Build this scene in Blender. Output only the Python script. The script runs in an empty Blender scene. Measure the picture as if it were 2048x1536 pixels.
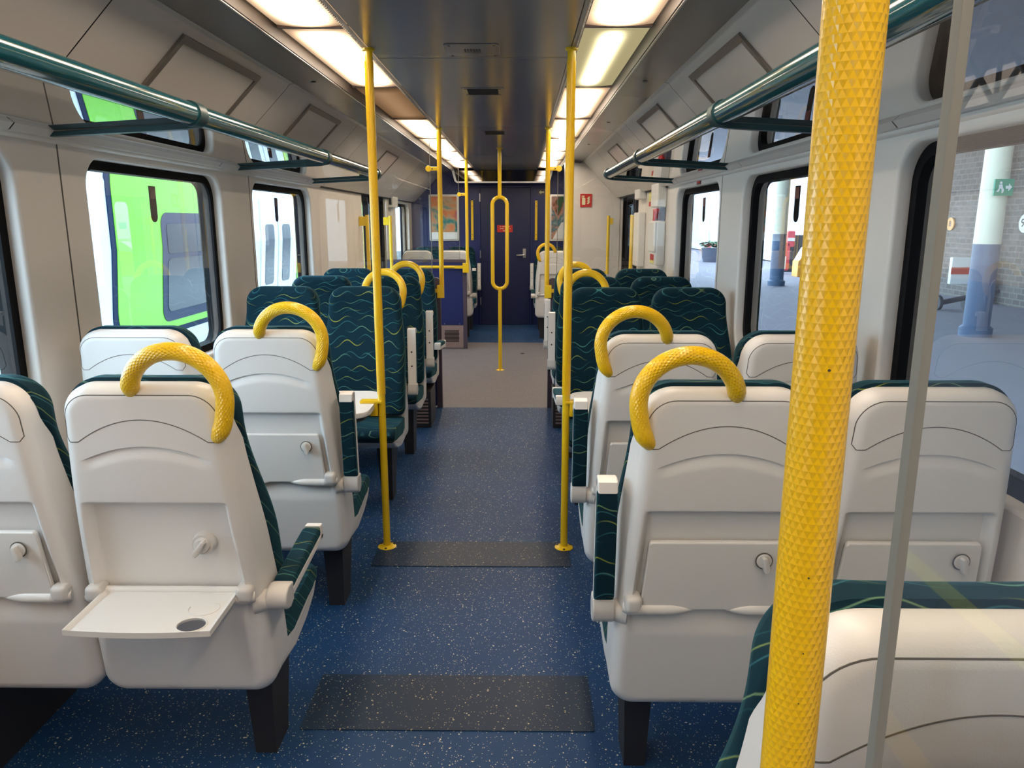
import bpy, bmesh, math, random
from math import sin, cos, pi, sqrt, radians, atan2
from mathutils import Vector, Matrix
from mathutils.geometry import tessellate_polygon
random.seed(7)
C = bpy.context.scene.collection
sc = bpy.context.scene

# ------------------------------------------------------------------ camera, world, exposure
cam_d = bpy.data.cameras.new('camera')
cam = bpy.data.objects.new('camera', cam_d)
C.objects.link(cam)
cam_d.sensor_width = 36.0
cam_d.lens = 36.0 * 1495.56 / 2048.0
cam_d.clip_start = 0.02
cam_d.clip_end = 300
PITCH, YAW = 0.2144, 0.0119
cam.location = (0.2114, 0, 1.5)
cam.rotation_euler = (pi / 2 - PITCH, 0, YAW)
sc.camera = cam

world = bpy.data.worlds.new('overcast_sky')
sc.world = world
world.use_nodes = True
wn = world.node_tree.nodes
bg = wn['Background']
bg.inputs[0].default_value = (0.64, 0.82, 1.0, 1)
bg.inputs[1].default_value = 4.8

sc.view_settings.view_transform = 'Standard'
sc.view_settings.look = 'None'
sc.view_settings.gamma = 1
sc.view_settings.exposure = 0.93
sc.view_settings.use_curve_mapping = False
LAMP = 5.5            # radiance of a fully lit ceiling diffuser

# ------------------------------------------------------------------ materials
def new_mat(name):
    m = bpy.data.materials.new(name)
    m.use_nodes = True
    nt = m.node_tree
    return m, nt, nt.nodes['Principled BSDF']

def mat(name, col, rough=0.5, metal=0.0, spec=0.5, coat=0.0, noise=0.0, nscale=40.0, bump=0.0, bscale=300.0):
    m, nt, b = new_mat(name)
    b.inputs['Base Color'].default_value = (*col, 1)
    b.inputs['Roughness'].default_value = rough
    b.inputs['Metallic'].default_value = metal
    b.inputs['Specular IOR Level'].default_value = spec
    b.inputs['Coat Weight'].default_value = coat
    if noise or bump:
        tc = nt.nodes.new('ShaderNodeTexCoord')
    if noise:
        n = nt.nodes.new('ShaderNodeTexNoise'); n.inputs['Scale'].default_value = nscale
        n.inputs['Detail'].default_value = 4
        nt.links.new(tc.outputs['Object'], n.inputs['Vector'])
        mx = nt.nodes.new('ShaderNodeMix'); mx.data_type = 'RGBA'
        mx.inputs[6].default_value = (*[c * (1 - noise) for c in col], 1)
        mx.inputs[7].default_value = (*[min(1, c * (1 + noise)) for c in col], 1)
        nt.links.new(n.outputs['Fac'], mx.inputs[0])
        nt.links.new(mx.outputs[2], b.inputs['Base Color'])
    if bump:
        n2 = nt.nodes.new('ShaderNodeTexNoise'); n2.inputs['Scale'].default_value = bscale
        nt.links.new(tc.outputs['Object'], n2.inputs['Vector'])
        bp = nt.nodes.new('ShaderNodeBump'); bp.inputs['Strength'].default_value = bump
        bp.inputs['Distance'].default_value = 0.002
        nt.links.new(n2.outputs['Fac'], bp.inputs['Height'])
        nt.links.new(bp.outputs['Normal'], b.inputs['Normal'])
    return m

class NT:
    """tiny expression helper for shader maths"""
    def __init__(s, nt): s.nt = nt
    def m(s, op, a, b=None, c=None):
        n = s.nt.nodes.new('ShaderNodeMath'); n.operation = op
        for i, v in enumerate((a, b, c)):
            if v is None: continue
            if isinstance(v, (int, float)): n.inputs[i].default_value = v
            else: s.nt.links.new(v, n.inputs[i])
        return n.outputs[0]
    def mix(s, f, a, b):
        n = s.nt.nodes.new('ShaderNodeMix'); n.data_type = 'RGBA'
        for i, v in ((0, f), (6, a), (7, b)):
            if isinstance(v, (int, float)): n.inputs[i].default_value = v
            elif isinstance(v, tuple): n.inputs[i].default_value = (*v, 1)
            else: s.nt.links.new(v, n.inputs[i])
        return n.outputs[2]
    def xyz(s, out='Object'):
        t = s.nt.nodes.new('ShaderNodeTexCoord')
        sp = s.nt.nodes.new('ShaderNodeSeparateXYZ')
        s.nt.links.new(t.outputs[out], sp.inputs[0])
        return sp.outputs[0], sp.outputs[1], sp.outputs[2], t.outputs[out]

def knurl_mat(name, col, strength=0.9):
    m, nt, b = new_mat(name); h = NT(nt)
    b.inputs['Base Color'].default_value = (*col, 1)
    b.inputs['Roughness'].default_value = 0.28
    b.inputs['Coat Weight'].default_value = 0.3
    b.inputs['Coat Roughness'].default_value = 0.2
    x, y, z, _ = h.xyz('UV')
    r = h.m('FLOOR', y)
    u = h.m('ADD', x, h.m('MULTIPLY', h.m('FLOORED_MODULO', r, 2.0), 0.5))
    fu = h.m('ABSOLUTE', h.m('SUBTRACT', h.m('MULTIPLY', h.m('FRACT', u), 2.0), 1.0))
    fv = h.m('FRACT', y)
    ht = h.m('MULTIPLY', h.m('MAXIMUM', h.m('SUBTRACT', fv, fu), 0.0), 1.0)
    bp = nt.nodes.new('ShaderNodeBump'); bp.inputs['Strength'].default_value = strength
    bp.inputs['Distance'].default_value = 0.0022
    nt.links.new(ht, bp.inputs['Height']); nt.links.new(bp.outputs['Normal'], b.inputs['Normal'])
    return m

def fabric_mat():
    m, nt, b = new_mat('moquette'); h = NT(nt)
    x, y, z, vec = h.xyz('Object')
    oi = nt.nodes.new('ShaderNodeObjectInfo')
    rnd = h.m('MULTIPLY', oi.outputs['Random'], 3.7)
    u = h.m('ADD', x, rnd)
    v = h.m('ADD', h.m('ADD', z, h.m('MULTIPLY', y, 0.93)), h.m('MULTIPLY', rnd, 0.31))
    def family(sp, wl, amp, ph, k2, th):
        # a row of waves; the phase drifts slowly with v so that neighbouring strands cross
        row = h.m('DIVIDE', v, sp)
        rowi = h.m('FLOOR', row)
        phase = h.m('ADD', h.m('MULTIPLY', h.m('SINE', h.m('MULTIPLY', rowi, 2.17)), 1.3), ph)
        w = h.m('SINE', h.m('ADD', h.m('MULTIPLY', u, 2 * pi / wl), phase))
        f = h.m('ADD', h.m('FRACT', row), h.m('MULTIPLY', w, amp))
        d = h.m('ABSOLUTE', h.m('SUBTRACT', f, 0.5))
        ln = h.m('SUBTRACT', 1.0, h.m('SMOOTH_MIN', h.m('DIVIDE', d, th), 1.0, 0.3))
        ln = h.m('MAXIMUM', ln, 0.0)
        vis = h.m('ADD', 0.55, h.m('MULTIPLY', h.m('SINE', h.m('ADD', h.m('MULTIPLY', u, k2), h.m('MULTIPLY', rowi, 1.9))), 0.6))
        vis = h.m('MINIMUM', h.m('MAXIMUM', vis, 0.0), 1.0)
        return h.m('MULTIPLY', ln, vis), rowi
    l1, r1 = family(0.043, 0.118, 0.22, 0.0, 31.0, 0.05)
    l2, r2 = family(0.051, 0.131, 0.21, 2.1, 27.0, 0.042)
    sel = h.m('ADD', h.m('MULTIPLY', h.m('SINE', h.m('ADD', h.m('MULTIPLY', u, 9.0), h.m('MULTIPLY', r1, 2.6))), 0.5), 0.5)
    base = (0.0022, 0.020, 0.033)
    c1 = h.mix(sel, (0.24, 0.28, 0.04), (0.045, 0.19, 0.19))
    c2 = (0.032, 0.14, 0.165)
    c = h.mix(h.m('MINIMUM', h.m('MULTIPLY', l1, 1.4), 1.0), base, c1)
    c = h.mix(h.m('MINIMUM', l2, 1.0), c, c2)
    nt.links.new(c, b.inputs['Base Color'])
    b.inputs['Roughness'].default_value = 0.85
    b.inputs['Specular IOR Level'].default_value = 0.15
    b.inputs['Sheen Weight'].default_value = 0.22
    b.inputs['Sheen Roughness'].default_value = 0.4
    b.inputs['Sheen Tint'].default_value = (0.15, 0.55, 0.65, 1)
    n = nt.nodes.new('ShaderNodeTexNoise'); n.inputs['Scale'].default_value = 900
    nt.links.new(vec, n.inputs['Vector'])
    bp = nt.nodes.new('ShaderNodeBump'); bp.inputs['Strength'].default_value = 0.3; bp.inputs['Distance'].default_value = 0.001
    nt.links.new(n.outputs['Fac'], bp.inputs['Height']); nt.links.new(bp.outputs['Normal'], b.inputs['Normal'])
    return m

def speckle_mat(name, base, base2, spk, density=0.17, rough=0.42):
    m, nt, b = new_mat(name); h = NT(nt)
    x, y, z, vec = h.xyz('Object')
    n = nt.nodes.new('ShaderNodeTexNoise'); n.inputs['Scale'].default_value = 5; n.inputs['Detail'].default_value = 5
    nt.links.new(vec, n.inputs['Vector'])
    c = h.mix(n.outputs['Fac'], base, base2)
    for sc_, th, cc in ((230, density * 1.6, spk), (130, density * 0.8, tuple(min(1, k * 1.15) for k in spk))):
        v = nt.nodes.new('ShaderNodeTexVoronoi'); v.inputs['Scale'].default_value = sc_
        nt.links.new(vec, v.inputs['Vector'])
        sp = nt.nodes.new('ShaderNodeSeparateColor'); nt.links.new(v.outputs['Color'], sp.inputs[0])
        dot = h.m('LESS_THAN', v.outputs['Distance'], h.m('MULTIPLY', sp.outputs[0], 0.42))
        pick = h.m('LESS_THAN', sp.outputs[1], th)
        c = h.mix(h.m('MULTIPLY', h.m('MULTIPLY', dot, pick), 0.95), c, cc)
    nt.links.new(c, b.inputs['Base Color'])
    b.inputs['Roughness'].default_value = rough
    b.inputs['Specular IOR Level'].default_value = 0.35
    n3 = nt.nodes.new('ShaderNodeTexNoise'); n3.inputs['Scale'].default_value = 350
    nt.links.new(vec, n3.inputs['Vector'])
    bp = nt.nodes.new('ShaderNodeBump'); bp.inputs['Strength'].default_value = 0.25; bp.inputs['Distance'].default_value = 0.001
    nt.links.new(n3.outputs['Fac'], bp.inputs['Height']); nt.links.new(bp.outputs['Normal'], b.inputs['Normal'])
    return m

def glass_mat(name, tint=(1, 1, 1), ior=1.5, boost=0.0):
    m = bpy.data.materials.new(name); m.use_nodes = True
    nt = m.node_tree; nt.nodes.clear()
    o = nt.nodes.new('ShaderNodeOutputMaterial')
    t = nt.nodes.new('ShaderNodeBsdfTransparent'); t.inputs[0].default_value = (*tint, 1)
    g = nt.nodes.new('ShaderNodeBsdfGlossy'); g.inputs['Roughness'].default_value = 0.0
    fr = nt.nodes.new('ShaderNodeFresnel'); fr.inputs[0].default_value = ior
    mx = nt.nodes.new('ShaderNodeMixShader'); h = NT(nt)
    ge = nt.nodes.new('ShaderNodeNewGeometry')     # a pane mirrors at its entry face only
    f = h.m('MULTIPLY', h.m('ADD', h.m('MULTIPLY', fr.outputs[0], 1.8), boost), h.m('SUBTRACT', 1.0, ge.outputs['Backfacing']))
    nt.links.new(h.m('MINIMUM', f, 1.0), mx.inputs[0])
    nt.links.new(t.outputs[0], mx.inputs[1]); nt.links.new(g.outputs[0], mx.inputs[2])
    nt.links.new(mx.outputs[0], o.inputs[0])
    return m

def lamp_mat(name, edge, core, k_edge, k_core, width=0.09):
    """ribbed plastic diffuser lit from inside by a lamp running along its middle"""
    m = bpy.data.materials.new(name); m.use_nodes = True
    nt = m.node_tree; nt.nodes.clear(); h = NT(nt)
    o = nt.nodes.new('ShaderNodeOutputMaterial')
    x, y, z, vec = h.xyz('Object')
    d = h.m('DIVIDE', x, width)
    g = h.m('POWER', 2.718, h.m('MULTIPLY', h.m('MULTIPLY', d, d), -1.0))
    ey = h.m('MAXIMUM', h.m('DIVIDE', h.m('SUBTRACT', h.m('ABSOLUTE', y), 0.45), 0.17), 0.0)
    g = h.m('MULTIPLY', g, h.m('SUBTRACT', 1.0, h.m('MINIMUM', h.m('MULTIPLY', ey, 1.15), 0.97)))
    rib = h.m('ADD', h.m('MULTIPLY', h.m('SINE', h.m('MULTIPLY', y, 2 * pi / 0.017)), 0.09), 0.91)
    c = h.mix(g, edge, core)
    st = h.m('MULTIPLY', h.m('ADD', h.m('MULTIPLY', g, (k_core - k_edge)), k_edge), rib)
    e = nt.nodes.new('ShaderNodeEmission')
    nt.links.new(c, e.inputs[0]); nt.links.new(st, e.inputs[1])
    nt.links.new(e.outputs[0], o.inputs[0])
    return m

def brick_mat(name, c1, c2, mortar, scale=3.2):
    m, nt, b = new_mat(name); h = NT(nt)
    x, y, z, vec = h.xyz('Object')
    cb = nt.nodes.new('ShaderNodeCombineXYZ')
    nt.links.new(h.m('ADD', x, y), cb.inputs[0]); nt.links.new(z, cb.inputs[1])
    br = nt.nodes.new('ShaderNodeTexBrick')
    br.inputs['Scale'].default_value = scale
    br.inputs['Color1'].default_value = (*c1, 1); br.inputs['Color2'].default_value = (*c2, 1); br.inputs['Mortar'].default_value = (*mortar, 1)
    br.inputs['Mortar Size'].default_value = 0.03
    nt.links.new(cb.outputs[0], br.inputs['Vector'])
    n = nt.nodes.new('ShaderNodeTexNoise'); n.inputs['Scale'].default_value = 6
    nt.links.new(vec, n.inputs['Vector'])
    c = h.mix(h.m('MULTIPLY', n.outputs['Fac'], 0.4), br.outputs['Color'], (c1[0] * .5, c1[1] * .5, c1[2] * .5))
    nt.links.new(c, b.inputs['Base Color']); b.inputs['Roughness'].default_value = 0.9
    return m

def art_mat(name, seed, cols):
    """abstract swirling print"""
    m, nt, b = new_mat(name); h = NT(nt)
    x, y, z, vec = h.xyz('Object')
    n = nt.nodes.new('ShaderNodeTexNoise'); n.noise_dimensions = '4D'; n.inputs['W'].default_value = seed
    n.inputs['Scale'].default_value = 3.2; n.inputs['Detail'].default_value = 3; n.inputs['Distortion'].default_value = 1.6
    nt.links.new(vec, n.inputs['Vector'])
    r = nt.nodes.new('ShaderNodeValToRGB')
    el = r.color_ramp.elements
    el[0].position = 0.32; el[0].color = (*cols[0], 1)
    el[1].position = 0.7; el[1].color = (*cols[-1], 1)
    for i, c in enumerate(cols[1:-1]):
        e = el.new(0.38 + 0.27 * i / max(1, len(cols) - 2)); e.color = (*c, 1)
    nt.links.new(n.outputs['Fac'], r.inputs[0]); nt.links.new(r.outputs[0], b.inputs['Base Color'])
    b.inputs['Roughness'].default_value = 0.35
    return m

SHELL = mat('shell_plastic', (0.72, 0.71, 0.69), 0.36, spec=0.5, bump=0.12, bscale=500)
SEAM = mat('seam_gap', (0.10, 0.095, 0.085), 0.8)
GREYPL = mat('grey_hinge_plastic', (0.60, 0.585, 0.56), 0.35)
TRAYPL = mat('tray_plastic', (0.72, 0.71, 0.68), 0.33)
WHITEPL = mat('white_plastic', (0.78, 0.76, 0.73), 0.35)
FAB = fabric_mat()
YEL = mat('yellow_paint', (0.86, 0.58, 0.012), 0.28, coat=0.3)
KNURL = knurl_mat('yellow_knurled_grip', (0.92, 0.55, 0.004), 0.55)
GRIP = knurl_mat('yellow_scaly_grip', (0.92, 0.56, 0.005), 1.0)
CHIP = mat('chipped_metal', (0.05, 0.04, 0.03), 0.6)
DARKLEG = mat('dark_leg', (0.025, 0.025, 0.03), 0.5)
WALLP = mat('wall_laminate', (0.75, 0.70, 0.645), 0.45, noise=0.03, nscale=6)
CEILP = mat('ceiling_paint', (0.15, 0.16, 0.175), 0.2, spec=0.6)
COVE = mat('cove_paint', (0.21, 0.20, 0.19), 0.2, spec=0.6)
SLOPE = mat('slope_laminate', (0.60, 0.55, 0.51), 0.32)
CHEEK = mat('brown_cheek', (0.10, 0.085, 0.075), 0.5)
ALU = mat('aluminium', (0.72, 0.71, 0.69), 0.3, metal=0.9)
FRAMEM = mat('bronze_frame', (0.24, 0.215, 0.19), 0.35, metal=0.5)
TEAL = mat('teal_gloss', (0.006, 0.075, 0.095), 0.14, coat=0.6)
TEALD = mat('teal_bracket', (0.006, 0.045, 0.055), 0.4)
RUBBER = mat('black_rubber', (0.004, 0.004, 0.005), 0.75, spec=0.15)
BLUE = mat('blue_panel', (0.010, 0.021, 0.125), 0.4, noise=0.05)
BLUED = mat('blue_door', (0.006, 0.012, 0.070), 0.4, noise=0.05)
PURP = mat('purple_grey_trim', (0.07, 0.055, 0.085), 0.45)
BROWN = mat('kick_plate', (0.27, 0.20, 0.19), 0.45, noise=0.08)
FLOORB = speckle_mat('blue_speckled_vinyl', (0.005, 0.042, 0.130), (0.010, 0.058, 0.165), (0.72, 0.66, 0.50), 0.125, rough=0.5)
PATCH = speckle_mat('dark_vinyl_patch', (0.008, 0.026, 0.062), (0.013, 0.034, 0.072), (0.45, 0.40, 0.28), 0.11)
FLOORG = speckle_mat('grey_vinyl', (0.150, 0.142, 0.155), (0.19, 0.18, 0.19), (0.36, 0.34, 0.34), 0.3)
RED = mat('red', (0.55, 0.02, 0.015), 0.4)
DRED = mat('dark_red', (0.10, 0.008, 0.008), 0.4)
CREAM = mat('cream_print', (0.85, 0.80, 0.50), 0.5)
WPAINT = mat('white_paint', (0.85, 0.85, 0.85), 0.4)
YPRINT = mat('yellow_print', (0.8, 0.72, 0.2), 0.5)
GLASS = glass_mat('clear_glass', (0.97, 0.985, 0.98))
WGLASS = glass_mat('window_glass', (0.93, 0.97, 0.97))
SHELFG = glass_mat('smoked_shelf_glass', (0.50, 0.50, 0.50), 1.55, 0.03)
MIRR = mat('dark_mirror', (0.10, 0.10, 0.10), 0.04, metal=1.0)
STEEL = mat('satin_steel', (0.6, 0.6, 0.6), 0.3, metal=1.0)
DARK = mat('dark_slot', (0.008, 0.008, 0.009), 0.7)
LAMP_ON = lamp_mat('diffuser_lit', (1.0, 0.66, 0.40), (1.0, 0.88, 0.73), LAMP * 0.045, LAMP * 2.5, 0.060)
LAMP_SOFT = lamp_mat('diffuser_half_lit', (0.80, 0.68, 0.36), (1.0, 0.90, 0.66), LAMP * 0.055, LAMP * 1.1, 0.035)
LAMP_DIM = lamp_mat('diffuser_failed', (0.62, 0.33, 0.15), (0.80, 0.46, 0.24), LAMP * 0.022, LAMP * 0.05, 0.10)
ART1 = art_mat('poster_print_orange', 3.1, [(0.02, 0.06, 0.12), (0.02, 0.25, 0.25), (0.55, 0.35, 0.2), (0.75, 0.22, 0.06), (0.35, 0.12, 0.3)])
ART2 = art_mat('poster_print_brown', 8.4, [(0.02, 0.10, 0.02), (0.20, 0.05, 0.02), (0.6, 0.30, 0.2), (0.05, 0.18, 0.22), (0.7, 0.62, 0.55)])
ART3 = art_mat('diagram_print', 1.4, [(0.62, 0.50, 0.48), (0.55, 0.40, 0.44), (0.66, 0.56, 0.50), (0.60, 0.52, 0.52)])

# ------------------------------------------------------------------ mesh builder
class MB:
    def __init__(s): s.v = []; s.f = []; s.mi = []; s.uv = {}; s.xf = None
    def add(s, vs, fs, mi=0, uv=None):
        o = len(s.v)
        if s.xf is not None: vs = [s.xf @ Vector(p) for p in vs]
        s.v += [tuple(p) for p in vs]
        for i, f in enumerate(fs):
            if uv is not None: s.uv[len(s.f)] = uv[i]
            s.f.append([o + k for k in f]); s.mi.append(mi)
    def from_bm(s, bm, mi=0):
        bm.verts.ensure_lookup_table()
        for i, v in enumerate(bm.verts): v.index = i
        s.add([v.co.copy() for v in bm.verts], [[v.index for v in f.verts] for f in bm.faces], mi)
        bm.free()
    def box(s, c, d, bev=0.0, mi=0, seg=2, rot=None):
        bm = bmesh.new(); bmesh.ops.create_cube(bm, size=1)
        for v in bm.verts: v.co = Vector((v.co.x * d[0], v.co.y * d[1], v.co.z * d[2]))
        if bev: bmesh.ops.bevel(bm, geom=bm.edges[:], offset=min(bev, min(d) * 0.49), segments=seg, affect='EDGES', profile=0.5)
        for v in bm.verts:
            if rot is not None: v.co = rot @ v.co
            v.co += Vector(c)
        s.from_bm(bm, mi)
    def prism(s, poly, fn, h0, h1, bev=0.0, mi=0, seg=2):
        """extrude a 2-D outline between h0 and h1; fn(u, v, h) gives the 3-D point"""
        n = len(poly); bm = bmesh.new()
        a = [bm.verts.new((p[0], p[1], h0)) for p in poly]; b = [bm.verts.new((p[0], p[1], h1)) for p in poly]
        ca = bm.faces.new(a[::-1]); cb = bm.faces.new(b)
        for i in range(n): bm.faces.new((a[i], a[(i + 1) % n], b[(i + 1) % n], b[i]))
        if bev:
            es = list(set(ca.edges[:] + cb.edges[:]))
            bmesh.ops.bevel(bm, geom=es, offset=bev, segments=seg, affect='EDGES', profile=0.5)
        for v in bm.verts: v.co = Vector(fn(v.co.x, v.co.y, v.co.z))
        s.from_bm(bm, mi)
    def plate(s, outer, holes, fn, h0, h1, mi=0):
        """flat plate with holes"""
        loops = [outer] + holes
        tris = tessellate_polygon([[Vector((p[0], p[1], 0)) for p in l] for l in loops])
        flat = [p for l in loops for p in l]; n = len(flat)
        vs = [fn(p[0], p[1], h0) for p in flat] + [fn(p[0], p[1], h1) for p in flat]
        fs = [list(t) for t in tris] + [[k + n for k in t] for t in tris]
        o = 0
        for l in loops:
            k = len(l)
            for i in range(k):
                j = (i + 1) % k
                fs.append([o + i, o + j, o + j + n, o + i + n])
            o += k
        s.add(vs, fs, mi)
    def tube(s, path, r, n=16, closed=False, caps=True, mi=0, uvn=None, uvl=0.008):
        P = [Vector(p) for p in path]; m = len(P)
        R = r if isinstance(r, (list, tuple)) else [r] * m
        T = []
        for i in range(m):
            if closed: t = P[(i + 1) % m] - P[i - 1]
            else: t = P[min(i + 1, m - 1)] - P[max(i - 1, 0)]
            T.append(t.normalized())
        up = Vector((0, 0, 1)) if abs(T[0].z) < 0.9 else Vector((0, 1, 0))
        N = (up - T[0] * up.dot(T[0])).normalized()
        vs = []; L = 0; Ls = []
        for i in range(m):
            N = (N - T[i] * N.dot(T[i])).normalized(); B = T[i].cross(N)
            if i: L += (P[i] - P[i - 1]).length
            Ls.append(L)
            for k in range(n):
                a = 2 * pi * k / n
                vs.append(P[i] + (N * cos(a) + B * sin(a)) * R[i])
        fs = []; uv = []
        for i in range(m if closed else m - 1):
            j = (i + 1) % m
            for k in range(n):
                q = (k + 1) % n
                fs.append([i * n + k, i * n + q, j * n + q, j * n + k])
                if uvn:
                    a, b = k / n * uvn, (k + 1) / n * uvn
                    uv.append([(a, Ls[i] / uvl), (b, Ls[i] / uvl), (b, Ls[j] / uvl), (a, Ls[j] / uvl)])
        if caps and not closed:
            fs.append(list(range(n))[::-1]); fs.append([(m - 1) * n + k for k in range(n)])
            if uvn: uv += [[(0, 0)] * n, [(0, 0)] * n]
        s.add(vs, fs, mi, uv if uvn else None)
    def lathe(s, prof, c, axis='z', n=24, mi=0):
        vs = []
        for (r, h) in prof:
            for k in range(n):
                a = 2 * pi * k / n; p = (r * cos(a), r * sin(a), h)
                if axis == 'y': p = (p[0], p[2], p[1])
                if axis == 'x': p = (p[2], p[0], p[1])
                vs.append((p[0] + c[0], p[1] + c[1], p[2] + c[2]))
        fs = []
        for i in range(len(prof) - 1):
            for k in range(n):
                q = (k + 1) % n
                fs.append([i * n + k, i * n + q, (i + 1) * n + q, (i + 1) * n + k])
        fs.append(list(range(n))[::-1]); fs.append([(len(prof) - 1) * n + k for k in range(n)])
        s.add(vs, fs, mi)
    def grid(s, pts, nu, nv, mi=0):
        fs = [[j * nu + i, j * nu + i + 1, (j + 1) * nu + i + 1, (j + 1) * nu + i] for j in range(nv - 1) for i in range(nu - 1)]
        s.add(pts, fs, mi)
    def mesh(s, name, mats, smooth=True, angle=38):
        me = bpy.data.meshes.new(name)
        me.from_pydata(s.v, [], s.f)
        for m in (mats if isinstance(mats, (list, tuple)) else [mats]): me.materials.append(m)
        me.polygons.foreach_set('material_index', s.mi)
        if s.uv:
            ul = me.uv_layers.new(name='UVMap')
            for fi, p in enumerate(me.polygons):
                if fi in s.uv:
                    for li, q in zip(p.loop_indices, s.uv[fi]): ul.data[li].uv = q
        bm = bmesh.new(); bm.from_mesh(me)
        bmesh.ops.recalc_face_normals(bm, faces=bm.faces[:])
        bm.to_mesh(me); bm.free()
        if smooth:
            me.shade_smooth()
            me.set_sharp_from_angle(angle=radians(angle))
        me.update()
        return me
    def build(s, name, mats, parent=None, smooth=True, angle=38, loc=None):
        return link(name, s.mesh(name, mats, smooth, angle), parent, loc)

def link(name, me, parent=None, loc=None):
    o = bpy.data.objects.new(name, me); C.objects.link(o)
    if len(me.polygons) < 4000:          # keep big flat faces flat next to their rounded edges
        w = o.modifiers.new('weighted_normal', 'WEIGHTED_NORMAL'); w.keep_sharp = True
    if parent is not None: o.parent = parent
    if loc is not None: o.location = loc
    return o
def empty(name, loc=(0, 0, 0), rz=0.0):
    o = bpy.data.objects.new(name, None); C.objects.link(o)
    o.empty_display_size = 0.1
    o.location = loc; o.rotation_euler = (0, 0, rz); return o
def tag(o, label, cat, group=None, kind=None):
    o['label'] = label; o['category'] = cat
    if group: o['group'] = group
    if kind: o['kind'] = kind
    return o
def struct(o): o['kind'] = 'structure'; return o
def rrect(x0, x1, y0, y1, r, n=8):
    out = []
    for cx, cy, a0 in ((x1 - r, y1 - r, 0), (x0 + r, y1 - r, 90), (x0 + r, y0 + r, 180), (x1 - r, y0 + r, 270)):
        for k in range(n + 1):
            a = radians(a0 + 90 * k / n); out.append((cx + r * cos(a), cy + r * sin(a)))
    return out
def arc_pts(c, r, a0, a1, n, plane='xz', k=0):
    return [(c[0] + r * cos(radians(a0 + (a1 - a0) * i / n)), c[1] + r * sin(radians(a0 + (a1 - a0) * i / n))) for i in range(n + 1)]
def sstep(t): t = max(0.0, min(1.0, t)); return t * t * (3 - 2 * t)
def ymap(x0):   # outline drawn in (y, z), extruded along x
    return lambda u, v, h: (h, u, v)
XZ = lambda u, v, h: (u, h, v)
YZ = lambda u, v, h: (h, u, v)
XY = lambda u, v, h: (u, v, h)
text_cache = {}
def text_mb(mb, txt, size, fn, depth=0.002, mi=0):
    cu = bpy.data.curves.new('lettering', 'FONT'); cu.body = txt; cu.size = size
    cu.align_x = 'CENTER'; cu.align_y = 'CENTER'; cu.extrude = depth
    o = bpy.data.objects.new('lettering', cu); C.objects.link(o)
    dg = bpy.context.evaluated_depsgraph_get()
    me = bpy.data.meshes.new_from_object(o.evaluated_get(dg))
    mb.add([fn(v.co.x, v.co.y, v.co.z) for v in me.vertices], [list(p.vertices) for p in me.polygons], mi)
    bpy.data.objects.remove(o); bpy.data.meshes.remove(me); bpy.data.curves.remove(cu)

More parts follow.
